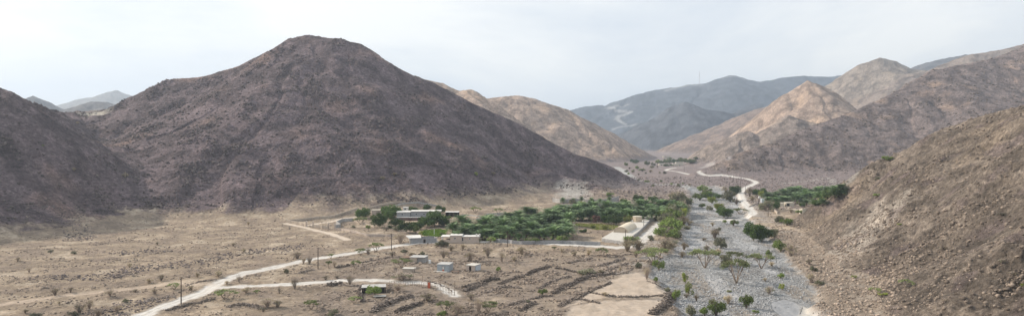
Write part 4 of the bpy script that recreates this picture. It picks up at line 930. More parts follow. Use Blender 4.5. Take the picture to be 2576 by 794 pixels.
palm_rows('Z2', [('front', 376, 20, 640, 37, 0), ('second', 352, 0, 640, 35, 0), ('third', 326, 10, 640, 35, 0), ('fourth', 303, 190, 660, 34, -4), ('fifth', 284, 300, 760, 34, -8), ('sixth', 266, 400, 1180, 38, 0), ('seventh', 250, 560, 1260, 36, -4), ('eighth', 234, 700, 1250, 36, 0), ('last', 220, 900, 1230, 38, -4)],
          108, 94, 'the big walled grove', 'date palms of the big grove')
palm_rows('Y1', [('front', 400, 1440, 1700, 90, -30), ('second', 372, 1000, 1400, 75, 0), ('third', 345, 990, 1640, 72, -10), ('fourth', 318, 1000, 1780, 74, -10), ('fifth', 290, 1060, 1860, 78, -8), ('last', 262, 1250, 1900, 84, -6)],
          165, 128, 'the right hand farm grove', 'date palms of the farm grove')
for i, (x, y) in enumerate([(140,330),(310,330),(450,330),(615,330),(745,340),(905,330)]):
    plant_px('Y2', x, y+32, 120, 165, 'palm', f'{ORD[i]} palm from the left along the grey retaining wall under the mountain', 'palms along the retaining wall')
for row in [('Y2',905,240,190,90,'bush','grey green bush on top of the retaining wall at its right end'),('Y2',310,370,170,100,'greybush','olive bush in front of the left half of the retaining wall'),
 ('Y2',450,400,200,90,'lime','dark and yellow green tree in front of the retaining wall'),('Y2',620,410,170,120,'tree','dark green tree below the middle of the retaining wall'),
 ('Y2',1390,335,210,150,'tree','dark round tree rising over the palms, left of two near the retaining wall'),('Y2',1620,345,210,125,'tree','dark round tree rising over the palms, right of two near the retaining wall'),
 ('Y2',50,470,140,110,'lime','olive yellow tree at the left end below the retaining wall'),('Y2',1140,350,130,90,'tree','dark low tree right of the retaining wall end'),
 ('Y2',750,580,200,140,'lime','yellow green tree between the palm rows by the reddish tree'),('Y2',690,690,150,170,'redtree','reddish brown tree in the middle of the big grove'),
 ('Y2',980,710,330,190,'tree','large dark green tree right of the reddish tree in the grove'),('Y2',850,690,200,160,'tree','dark green tree touching the right side of the reddish tree'),
 ('Y2',1360,610,260,110,'lime','broad yellow green tree behind the cream water tank'),('Y2',1200,690,220,150,'lime','yellow green bush left of the cream barrel vault'),
 ('Y2',200,780,100,80,'bush','small dark bush on the bare plot inside the grove'),('Y2',640,770,90,70,'bush','small green bush at the right of the grove plot'),
 ('Y2',830,790,200,90,'lime','bright green bush on the grove plot left of the vault'),('Z2',600,392,90,52,'bush','grey green bush spilling over the roadside wall'),
 ('Z2',440,392,110,40,'bush','green bush along the roadside wall left of the spilling one'),('Z2',710,335,50,24,'tree','small dark bush in the grove plot'),
 ('Z2',1245,255,60,48,'lime','yellow green bush at the right tip of the big grove'),('Z2',1180,240,100,60,'greybush','grey bush at the end of the big grove by the riverbed'),
 ('Z2',1230,190,100,60,'greybush','grey green bush at the riverbank above the grove'),('Z2',1200,270,110,50,'greybush','dull green bush beside the grove end at the riverbank'),
 ('Z2',985,395,70,40,'bush','green weedy bush against the terrace wall corner'),
 ('Y1',875,290,190,120,'tree','big bright green tree left of the farm grove'),('Y1',905,300,120,90,'lime','yellow green lower half of the big tree left of the farm grove'),
 ('Y1',1070,440,100,110,'tree','dark green tree left of the cream huts'),('Y1',1370,410,80,60,'tree','small dark green tree right of the cream huts'),('Y1',1545,400,140,70,'tree','dark green shrub at the hillside edge of the farm'),
 ('Y1',1355,485,150,52,'bush','low green bush in front of the farm low wall'),('Y1',1240,475,80,50,'greytwig','bare purplish bush at the left end of the farm low wall')]:
    plant_px(*row, group='bushes and trees between the palms')
# upper valley scrub and the far oasis
for i, (x, y, w_, h_, k, lb) in enumerate([
 (240,310,90,90,'oasis','yellow green tree leftmost under the far tan hill'),(420,265,120,90,'tree','dark green tree right of the leftmost far oasis tree'),(360,240,100,80,'tree','dark tree on the tan slope edge above the far scrub'),
 (630,300,130,110,'oasis','bright yellow green tree at the left end of the far oasis'),(740,295,110,80,'greybush','brownish tree second from left in the far oasis'),(830,270,120,100,'oasis','pale green tree third from left in the far oasis'),
 (900,275,110,90,'oasis','pale green tree fourth from left in the far oasis'),(970,265,110,110,'oasis','pale green tree fifth from left in the far oasis'),(1040,260,110,110,'oasis','tall green tree near the middle of the far oasis'),
 (1120,255,120,100,'tree','darkest tree in the middle of the far oasis'),(990,312,150,50,'tree','dark low tree in front of the far oasis'),(1085,305,80,45,'tree','small dark tree in front of the far oasis houses'),
 (1210,250,100,100,'oasis','pale green tree right of the darkest oasis tree'),(1270,250,100,110,'oasis','pale green tree with thin crown in the right half of the far oasis'),(1330,245,100,100,'oasis','third tree from the right end of the far oasis'),
 (1410,260,130,110,'oasis','big round tree second from the right end of the far oasis'),(1490,245,120,80,'oasis','yellow tree at the right end of the far oasis'),(1530,180,90,60,'oasis','tree on the slope above the right end of the far oasis'),
 (1240,185,100,50,'oasis','tree at the back of the far oasis right of centre'),(1050,180,110,45,'oasis','tree at the back of the far oasis in the centre')]):
    plant_px('Y5', x, y, w_*1.05, h_, k, lb, 'trees of the far oasis')
k0 = 0
SC = [(450,370,110,90),(540,400,170,60),(710,345,120,60),(690,430,130,70),(250,420,110,60),(290,470,80,60),(370,430,80,80),(470,480,70,50),(600,450,60,40),(950,450,110,60),(300,360,70,40),(630,620,110,70),(470,575,70,40),(890,610,60,60),(1210,690,100,80),
      (1080,660,80,60),(1290,640,70,40),(940,650,60,40),(1650,770,130,90),(1800,770,120,60),(1420,670,90,50),(740,690,60,50),(560,370,70,40),(820,330,60,40),(860,440,60,40),(1150,520,60,30)]
SCW = 'before the far road bend'
for i, (x, y, w_, h_) in enumerate(sorted(SC)):
    kd = ['greybush', 'bush', 'greytwig'][i % 3]
    plant_px('Y5', x, y, w_, h_, kd, f'{["grey green bush","green bush","dark bare shrub"][i%3]}, {ORD[i]} plant from left {SCW}', 'scrub of the upper valley')
# ------------------------------------------------------------------ buildings
def mpp(k, p): return p.y/FPX/ZM[k][2]           # metres per measured pixel at a place
def wall_opening(t, name, x0, x1, z0, z1, y=-.03, mat='dark', frame=None):  # panel on the wall face; its dark default paints the interior shade
    o = MB().box(x0, x1, y, y+.12, z0, z1).build(name, mat, t)
    if frame:
        f = MB(); w_ = .07
        f.box(x0-w_, x0, y-.04, y+.08, z0-w_, z1+w_).box(x1, x1+w_, y-.04, y+.08, z0-w_, z1+w_).box(x0, x1, y-.04, y+.08, z1, z1+w_).box(x0, x1, y-.04, y+.08, z0-w_, z0)
        f.build('frame', frame, o)
    return o
def hut(k, x, y, W_, Dp, H_t, rz, name, label, wmat, rmat, door=None, cat='hut', over=.15, window=None, zoff=0.0):
    p = at(k, x, y); t = thing(name, label, cat, (p.x, p.y, p.z+zoff), rz)
    MB().box(0, W_, 0, Dp, -1.2, H_t).build('wall', wmat, t)
    MB().box(-over, W_+over, -over, Dp+over, H_t+.003, H_t+.16).build('roof', rmat, t)
    if door: d = wall_opening(t, 'door', door[0], door[1], 0.05, 2.05, mat=door[2], frame=door[3])
    if window: wall_opening(t, 'window', *window, mat='glass', frame='whitepaint')
    return t
# two small huts and ruins on the plain
t = hut('Y3', 478, 283, 5.0, 5.2, 2.7, R(-14), 'sheet_metal_hut', 'pale blue grey hut with a flat roof and an emblem on its door', 'bluemetal', 'sheet', (2.2, 3.05, 'sheet', 'bandage'))
MB().box(-.9, 4.6, -1.7, -.02, -.8, .12).build('doorstep_slab', 'concrete', t)
m = MB(); m.add([(2.62 + .26*math.cos(a*math.pi/6), -.05, 1.42 + .26*math.sin(a*math.pi/6)) for a in range(12)], [tuple(range(12))[::-1]]); em = m.build('door_emblem', 'whitepaint', t)
m = MB().box(2.3, 2.95, -.06, -.035, .1, .75); m.build('door_lower_panel', 'red', t)
t = hut('Y3', 806, 283, 3.9, 5.0, 2.35, R(-24), 'block_hut', 'small grey block hut with one dark doorway', 'pinkwall', 'concrete', (1.4, 2.2, 'dark', 'bandage'))
MB().box(4.0, 4.06, .3, 4.9, .1, 2.2).build('side_panel', 'tank', t)
t = thing('ruined_hut', 'ruined stone hut with a dark lean-to roof beside a green acacia', 'hut', at('Y3', 168, 188), R(-10))
MB().box(0, 3.2, 0, 5.5, -1, 2.3).build('stone_wall', 'palestone', t); MB().box(3.2, 6.6, .8, 5.4, -1, 2.1).build('dark_wall', 'greystone', t)
MB().box(-.1, 6.7, -.1, 5.6, 2.303, 2.42).build('roof', 'sheet', t); m = MB().box(-3.6, -.1, .4, 4.6, 2.0, 2.12); m.build('lean_to_roof', 'bandage', t)
for xx in (-3.4, -1.8): MB().tube([(xx, .5, -.8), (xx, .5, 2.0)], .07).build('post', 'wood', t)
MB().box(-3.5, -.1, 4.4, 4.6, -.8, 2.0).build('back_wall', 'palestone', t)
t = thing('collapsed_shelter', 'low collapsed stone shelter with pale rubble roof beside the brushwood heap', 'shelter', at('Y3', 90, 300), R(-6))
MB().box(0, 4.4, 0, 3, -.8, 1.5).build('wall', 'palestone', t); MB().box(-.2, 4.7, -.2, 3.1, 1.503, 1.66).build('roof', 'concrete', t); MB().tube([(4.8, -.4, -.5), (4.8, -.4, 2.2)], .06).build('post', 'wood', t)
t = thing('lean_to_shelter', 'dark shaded lean-to shelter with a white edged sheet roof beside the side track', 'shelter', at('Z1', 560, 655), R(10))
MB().box(-.6, 7.6, .5, 5.5, 1.95, 2.05).build('roof', 'sheet', t); MB().box(-.5, 7.5, .6, 5.4, -.9, 1.947).build('shaded_side', 'dark', t)  # near-black box paints the shade under the roof
MB().box(-.7, -.45, -2.5, .5, -.8, 1.2).build('stone_wing', 'palestone', t)
for xx in (0, 3.5, 7.2): MB().tube([(xx, .45, -.6), (xx, .45, 2.1)], .06).build('post', 'wood', t)
p = at('Y4', 1935, 575); t = thing('stone_slab', 'flat pale slab lying on low blocks inside the fenced plot', 'slab', p, R(8))
MB().box(-2, 2.1, -1.2, 1.2, .35, .5).build('slab', 'concrete', t); MB().box(-1.6, -1.1, -.9, .9, -.4, .347).build('support', 'palestone', t); MB().box(1.1, 1.6, -.9, .9, -.4, .347).build('support', 'palestone', t)
p = at('Y3', 395, 192); t = thing('water_drum', 'small white drum standing right of the ruined stone hut', 'drum', p); MB().tube([(0,0,-.1),(0,0,1.25)], .55, 14).build('drum', 'whitepaint', t); MB().tube([(0,0,1.25),(0,0,1.38)], [.5,.2], 12).build('lid', 'tank', t)
p = at('Y3', 500, 403); t = thing('pallet_stack', 'row of short wooden stakes standing above the side track', 'stakes', p)
for i in range(5): MB().box(i*.3, i*.3+.12, 0, .12, -.3, .95).build('stake', 'bandage', t)
p = at('Y3', 640, 305); t = thing('wood_table', 'low pile of grey planks right of the pale blue hut', 'planks', p, R(-12))
MB().box(0, 3.0, 0, 1.1, .55, .68).build('plank_top', 'bandage', t)
for xx in (.2, 2.6): MB().box(xx, xx+.15, .1, .9, -.3, .547).build('leg', 'bandage', t)

# long grey building inside the compound
p = at('Z10', 745, 330); BZ = p.z
t = thing('long_farm_building', 'long grey block building with white roof edge and timber veranda', 'building', (p.x, p.y, p.z), R(3))
s_ = mpp('Z10', p); Lx = 645*s_
MB().box(0, 8.6*1, 0, 8, -3, 4.9).build('wall', 'block', t); MB().box(8.9, Lx, .8, 9, -3, 5.05).build('wall', 'block', t)
MB().box(-.3, 9.0, -.25, 8.2, 4.903, 5.3).build('roof', 'white', t); MB().box(8.75, Lx+.5, .45, 9.3, 5.303, 5.65).build('roof', 'white', t)
for x0 in (3.0, 12.0, 17.0, 22.0): wall_opening(t, 'window', x0, x0+1.1, 3.2, 4.1, -.03 if x0 < 9 else .77, 'glass', 'whitepaint')
c = MB().box(.2, 17.5, -3.2, -.05, 1.9, 2.12).build('veranda_roof', 'white', t)
for i in range(12): MB().tube([(3.4+i*1.2, -3.0, -2.4), (3.4+i*1.2, -3.0, 1.9)], .08).build('veranda_post', 'red', t)
t = hut('Z10', 375, 262, 11.5, 5, 3.3, R(4), 'beige_store', 'beige walled store behind the left compound trees', 'pinkwall', 'cream', cat='building', zoff=.2)
t = hut('Z10', 838, 232, 3.4, 3, 3.4, R(0), 'roof_room', 'small white room with a window behind the long grey building', 'white', 'white', cat='building', window=(1.0, 2.1, 1.9, 2.8), zoff=.8)
p = at('Z10', 1470, 282); t = thing('open_shed', 'open dark shed with thin white roof right of the long grey building', 'shed', p, R(-3)); Lx = 190*mpp('Z10', p)
MB().box(-.3, Lx+.3, -.3, 6, 3.1, 3.28).build('roof', 'white', t); MB().box(0, Lx, 5.6, 5.8, -1, 3.097).build('back_wall', 'dark', t); MB().box(-.05, .2, 0, 5.6, -1, 3.097).build('side_wall', 'dark', t)  # back and side walls near-black, interior shade painted on
for i in range(4): MB().tube([(.2+i*(Lx-.4)/3, 0, -1), (.2+i*(Lx-.4)/3, 0, 3.1)], .09).build('post', 'wood', t)
# white roofed shed with its yard
p = at('Z10', 955, 682); s_ = mpp('Z10', p)
t = thing('roadside_shed', 'grey block shed with a white sheet roof standing at the roadside', 'shed', p, R(16))
Lx = 385*s_
m = MB(); m.box(0, Lx, -.01, .2, -1.2, 2.45).box(Lx-.2, Lx, .2, 6.5, -1.2, 2.45).box(0, .2, .2, 6.5, -1.2, 2.3).box(0, Lx, 6.5, 6.7, -1.2, 2.45); m.build('wall', 'block', t)
m = MB(); m.add([(-1.2, -.4, 2.75), (5.2, -.4, 2.75), (5.9, 6.9, 3.25), (-1.9, 6.9, 3.25), (-1.2, -.4, 2.9), (5.2, -.4, 2.9), (5.9, 6.9, 3.4), (-1.9, 6.9, 3.4)], [(0,3,2,1),(4,5,6,7),(0,1,5,4),(1,2,6,5),(2,3,7,6),(3,0,4,7)]); m.build('roof', 'white', t)
wall_opening(t, 'doorway', 6.4, 7.4, -.1, 1.95, -.05, 'dark', 'bandage')
m = MB().box(-.2, 0.0, 0, 6.4, 2.3, 2.7); m.build('side_panel', 'sheet', t)
MB().tube([(Lx+.25, -.1, -1), (Lx+.25, -.1, 3.1)], .22, 8).build('corner_post', 'concrete', t)
# white house
p = at('Z10', 1430, 668); s_ = mpp('Z10', p)
t = thing('white_house', 'low white roofed house with rooftop tanks beside the road', 'house', p, R(-2)); Lx = 540*s_
MB().box(3.7, 9.6, .3, 7, -1.2, 3.55).build('wall', 'pinkwall', t); MB().box(9.6, Lx, .8, 7, -1.2, 3.0).build('wall', 'pinkwall', t); MB().box(-.5, 3.7, .2, 6, -1.2, 1.5).build('low_wall', 'pinkwall', t)
MB().box(3.5, 9.9, 0, 7.2, 3.553, 3.85).build('roof', 'white', t); MB().box(9.6, 12.2, .2, 7.2, 3.003, 3.3).build('roof', 'white', t); MB().box(12.2, Lx+.2, .5, 7.2, 3.003, 3.22).build('roof', 'white', t); MB().box(-1.0, 3.5, .1, 7.0, 3.0, 3.22).build('carport_roof', 'white', t)
MB().box(-.5, .1, .3, .9, 1.5, 3.0).build('carport_post', 'white', t)
wall_opening(t, 'window', 5.8, 6.6, 1.9, 2.6, .27, 'glass', 'whitepaint'); wall_opening(t, 'doorway', 9.75, 10.4, .9, 2.5, .77, 'dark', 'whitepaint'); wall_opening(t, 'window', 13.4, 14.1, 1.8, 2.4, .77, 'glass', 'whitepaint')
o = MB().box(16.6, 17.4, 2, 2.9, 3.22, 4.3).build('rooftop_box', 'white', t); o = MB().tube([(18.6, 2.4, 3.2), (18.6, 2.4, 4.3)], [.45, .45], 12).build('water_tank', 'white', t)
MB().box(3.2, 3.5, -.2, .1, 2.2, 2.5).build('outdoor_unit', 'sheet', t)
p = at('Z10', 1302, 560); t = thing('white_pipe_post', 'slim white post standing at the edge of the bright crop patch', 'post', p); MB().tube([(0,0,-.5),(0,0,3.4)], .11, 8).build('post', 'whitepaint', t); MB().box(-.2, .2, -.1, .1, 3.4, 3.5).build('cap', 'whitepaint', t)

# terrace yard with barrel vault and tank
def gline(k, pts, n=5): return [at(k, x, y) for x, y in spline(pts, n)]
TP = [at('Z2', x, y) for x, y in [(800,372),(930,402),(975,372),(1010,345),(1045,310),(1072,278),(1110,262)]]
zt = at('Z2', 930, 402).z + 1.6
yard = [at('Z2', x, y) for x, y in [(812,384),(930,402),(975,372),(1010,345),(1045,310),(1072,280),(1110,262),(1085,250),(1000,268),(905,325)]]
m = MB(); n_ = len(yard); m.add([(q.x, q.y, zt) for q in yard] + [(q.x, q.y, zt-6) for q in yard], [tuple(range(n_))] + [(i, i+n_, (i+1) % n_+n_, (i+1) % n_) for i in range(n_)])
o = obj('terrace_platform', m.mesh('terrace_platform', 'concrete')); tagobj(o, 'pale concrete terrace carrying the cream barrel vault', 'terrace')
o = MB().strip([Vector((q.x, q.y, zt-.3)) + Vector((0.25, -.25, 0)) for q in yard[:7]], [.35]*7, .45, -5.0).build('terrace_retaining_wall', 'greystone'); tagobj(o, 'curved grey stone wall round the terrace with the barrel vault', 'wall')
a_ = at('Z11', 130, 470); b_ = at('Z11', 395, 320); ax = Vector((b_.x-a_.x, b_.y-a_.y, 0)); Lb = 24.0; rzv = math.atan2(ax.y, ax.x)
t = thing('barrel_vault', 'cream barrel vaulted shed with a shaded tan flat end', 'greenhouse', (a_.x, a_.y, zt), rzv)
rb, hb = 4.1, 3.1; ribs = 13; m = MB(); V = []; F = []; nn = 14
for i in range(ribs):
    xx = i*Lb/(ribs-1)
    for j in range(nn+1): a = math.pi*j/nn; g_ = .0 if i % 3 else .07; V.append((xx, math.cos(a)*(rb+g_), math.sin(a)*(hb+g_)+.02))
for i in range(ribs-1):
    for j in range(nn): F.append((i*(nn+1)+j, (i+1)*(nn+1)+j, (i+1)*(nn+1)+j+1, i*(nn+1)+j+1))
m.add(V, F); obj('vault_shell', m.mesh('vault_shell', 'vault', True), t)
def arch(x, s=1.0): return [(x, math.cos(math.pi*j/nn)*rb*s, math.sin(math.pi*j/nn)*hb*s) for j in range(nn+1)]
for x in (.25, Lb-.25): m = MB().add(arch(x, .985), [tuple(range(nn+1))]); m.build('end_wall', 'vaultend', t)
m = MB().tube([(.0, y_*1.01, z_) for _, y_, z_ in arch(0)], .10, 6); m.build('end_rim', 'vault', t)
p = at('Z11', 440, 275); t = thing('water_tank', 'cream octagonal water tank behind the barrel vault', 'tank', (p.x-.5, p.y+1, zt), .3); MB().tube([(0,0,0),(0,0,3.1)], 3.0, 8).build('tank_wall', 'vaultend', t); MB().tube([(0,0,3.1),(0,0,3.35),(0,0,3.5)], [3.12,3.12,2.2], 8).build('tank_roof', 'cream', t)
p = at('Z11', 555, 240); o = MB().box(-1.3, 1.3, -1.6, 1.6, 0, .5).build('tank_slab', 'concrete'); o.location = (p.x, p.y, zt); tagobj(o, 'small white concrete slab right of the cream water tank', 'slab')

# walls
def wall(k, pts, h, w_, mat, name, label, n=5, z0=-1.2, group=None):
    P = gline(k, pts, n); o = MB().strip(P, h, w_, z0).build(name, mat); return tagobj(o, label, 'wall', group)
wall('Z2', [(225,388),(300,392),(360,400),(450,398),(560,396),(640,398),(720,402),(805,405)], 1.7, .4, 'block', 'block_wall', 'grey block wall along the road in front of the palm grove')
wall('Z2', [(545,168),(600,175),(680,172),(760,178),(850,172),(905,158)], 3.4, .6, 'greystone', 'retaining_wall', 'tall grey upper retaining wall under the mountain behind the grove', 4)
wall('Z2', [(590,190),(680,192),(760,194),(850,184),(905,172)], 1.5, .6, 'greystone', 'retaining_wall', 'low grey lower retaining wall in front of the tall one', 4)
wall('Z1', [(88,212),(130,222),(165,228),(208,240)], 1.6, .4, 'palestone', 'boundary_wall', 'leftmost pale boundary wall section before the first gate pillar')
wall('Z1', [(256,244),(300,250),(342,256)], 1.6, .4, 'palestone', 'boundary_wall', 'short pale boundary wall section between two gate pillars')
for i, (x, y) in enumerate([(213,240),(252,243),(347,254),(387,256)]):
    p = at('Z1', x, y); t = thing('gate_pillar', ORD[i] + ' pale gate pillar from the left along the boundary wall', 'pillar', p, 0, 'gate pillars of the boundary wall')
    MB().box(-.35, .35, -.35, .35, -1, 2.9).build('shaft', 'pinkwall', t); MB().box(-.45, .45, -.45, .45, 2.903, 3.1).build('cap', 'concrete', t)
wall('Z1', [(390,252),(420,244),(396,228),(432,212),(500,207)], 1.9, .4, 'greystone', 'boundary_wall', 'angular grey wall folding back towards the compound trees', 1)
wall('Z1', [(500,207),(540,222),(590,236),(628,246)], 1.2, .3, 'palestone', 'boundary_wall', 'thin pale wall running under the left compound trees')
wall('Z1', [(392,262),(450,268),(520,282),(580,298),(660,300),(740,303),(800,308)], 1.1, .35, 'pinkwall', 'boundary_wall', 'long low pinkish wall across the sandy slope below the compound')
wall('Z1', [(90,212),(180,204),(270,192),(360,186),(430,166),(530,134)], 1.2, .5, 'palestone', 'boundary_wall', 'grey wall climbing from the left corner towards the hill')
wall('Z1', [(585,134),(640,120),(700,106),(760,96),(822,93)], 1.1, .45, 'palestone', 'boundary_wall', 'upper curved grey wall behind the compound, left part')
wall('Z1', [(760,116),(800,106),(850,99),(900,98),(940,103),(990,112),(1045,122)], .9, .4, 'greystone', 'boundary_wall', 'dark arched wall on the hill behind the compound')
p = at('Z1', 556, 128); t = thing('wall_pillar', 'pale pillar where the climbing wall meets the upper wall', 'pillar', p); MB().box(-.4, .4, -.4, .4, -1, 2.6).build('shaft', 'pinkwall', t); MB().box(-.5, .5, -.5, .5, 2.603, 2.75).build('cap', 'concrete', t)
wall('Z10', [(1930,335),(2050,312),(2180,290),(2382,270)], 1.2, .4, 'greystone', 'field_wall', 'lower grey field wall right of the compound')
wall('Z10', [(2080,255),(2200,250),(2330,242)], 1.2, .4, 'greystone', 'field_wall', 'upper grey field wall right of the compound')
wall('Z10', [(1700,270),(1780,262),(1990,285)], .8, .3, 'greystone', 'field_wall', 'dark low fence wall beside the open shed')
wall('Y1', [(1230,470),(1310,472),(1395,470)], 2.3, 2.5, 'cream', 'farm_wall', 'long pale topped low block in front of the cream huts', 2)
wall('Y1', [(1025,430),(1050,460),(1085,492)], 1.6, .5, 'palestone', 'farm_wall', 'pale sloping wall running down the bank from the farm', 2)
wall('Y1', [(760,410),(815,385),(870,362)], .9, .5, 'palestone', 'farm_wall', 'pale bank wall left below the grey water tank', 2)
hut('Y1', 1095, 402, 4.4, 5, 2.6, R(-10), 'cream_hut', 'left cream hut with a slightly pitched roof at the palm farm', 'cream', 'cream', None)
t = hut('Y1', 1185, 400, 6.2, 6, 2.7, R(-5), 'cream_hut', 'right cream hut with a dark open porch at the palm farm', 'cream', 'cream', None, over=.3); wall_opening(t, 'porch', .3, 2.6, .1, 2.2)
MB().tube([(.2, -.25, -.5), (.2, -.25, 2.7)], .1).build('porch_post', 'cream', t)
hut('Y1', 903, 360, 2.6, 2.6, 3.2, 0, 'grey_tank_house', 'pale grey box shaped tank above the riverbank at the farm', 'tank', 'tank', None, cat='tank', over=.03)
hut('Y1', 940, 330, 2.6, 3, 1.8, 0, 'farm_store', 'low white topped store right of the grey box tank', 'bandage', 'white', None, cat='hut')
p = at('Y1', 878, 350); t = thing('tower_tank', 'small white tank on legs left of the grey box tank', 'tank', p); MB().box(-.7, .7, -.7, .7, 3.2, 4.9).build('tank', 'white', t)
for sx in (-1, 1):
    for sy in (-1, 1): MB().tube([(sx*.6, sy*.6, -.5), (sx*.6, sy*.6, 3.2)], .07).build('leg', 'steel', t)
p = at('Y1', 1240, 250); t = thing('palm_farm_roof', 'white roofed shed showing above the farm palms', 'shed', p); MB().box(0, 9, 0, 4, -1, 3.4).build('wall', 'pinkwall', t); MB().box(-.3, 9.3, -.3, 4.3, 3.403, 3.8).build('roof', 'white', t)
for i, (x, y, w_, h_, lb) in enumerate([(855,290,8,3,'small white house left in front of the far oasis'),(1110,300,26,3.5,'long pale house in front of the far oasis'),(1165,285,14,5,'taller cream house behind the long pale oasis house'),(930,150,14,5,'white house at the back above the far oasis')]):
    hut('Y5', x, y, w_*1.6, 8, h_*1.2, 0, 'oasis_house', lb, 'cream', 'white', (w_*.5, w_*.5+1.6, 'dark', 'whitepaint'), 'house')
# bright crop patch
def patch(k, pts, n, size, h, mat, name, label, seed):
    P = [at(k, x, y) for x, y in pts]; xs = [q.x for q in P]; ys = [q.y for q in P]; r = np.random.RandomState(seed)
    X = r.uniform(min(xs), max(xs), n*3).astype(np.float32); Y = r.uniform(min(ys), max(ys), n*3).astype(np.float32); ok = polysd(X, Y, [(q.x, q.y) for q in P]) > 0; X, Y = X[ok][:n], Y[ok][:n]
    Z = look(X, Y) + r.rand(len(X))*h; a = r.normal(size=(len(X), 3)); a /= np.linalg.norm(a, axis=1)[:, None]; b = np.cross(a, r.normal(size=(len(X), 3))); b /= np.linalg.norm(b, axis=1)[:, None]
    V, F = quads(np.stack([X, Y, Z], 1), a*size*.5, b*size*.3); o = obj(name, newmesh(name, V, F, [mat], tone=np.repeat(.7+.6*r.rand(len(X)), 4))); tagobj(o, label, 'crop', kind='stuff')
patch('Z10', [(1120,560),(1150,490),(1300,476),(1500,480),(1470,560),(1360,580)], 5000, .45, .6, 'green', 'crop_patch', 'bright green crop patch between hedge trees and palms', 1)
patch('Y2', [(330,730),(340,690),(600,690),(930,715),(1100,735),(1000,790),(700,800),(560,760)], 3000, .4, .4, 'lime', 'crop_rows', 'thin green crops on the bare plot inside the big grove', 2)

# dry stone terrace walls: every wall a thing of piled rocks
def drywall(k, pts, h, w_, label, seed, mat='stonewall', dens=1.0):
    P = spline(np.array([tuple(at(k, x, y)) for x, y in pts]), 6); r = np.random.RandomState(seed); C = []; S = []; h = h*1.25
    for a, b in zip(P[:-1], P[1:]):
        L_ = float(np.linalg.norm(b-a)); n = int(L_*h*w_*13*dens*(.45 + .9*r.rand()))+1; t_ = r.rand(n)[:, None]; q = a*(1-t_) + b*t_; dd = (b-a)[:2]/max(L_, 1e-3)
        o = r.normal(size=n)*w_*.36; zz = r.rand(n)*h*(.35+.55*r.rand())*(1 - .35*np.abs(o)/(w_*.5)); q[:, 0] += -dd[1]*o; q[:, 1] += dd[0]*o; q[:, 2] = look(q[:, 0], q[:, 1]) + np.maximum(zz, .05); C.append(q); S.append(.16 + .22*r.rand(n)**1.5)
    V, F, T = rocks(np.vstack(C).astype(np.float32), np.concatenate(S), seed); o = obj('dry_stone_wall', newmesh('dry_stone_wall', V, F, [mat], tone=T)); tagobj(o, label, 'stone wall', 'dry stone terrace walls')
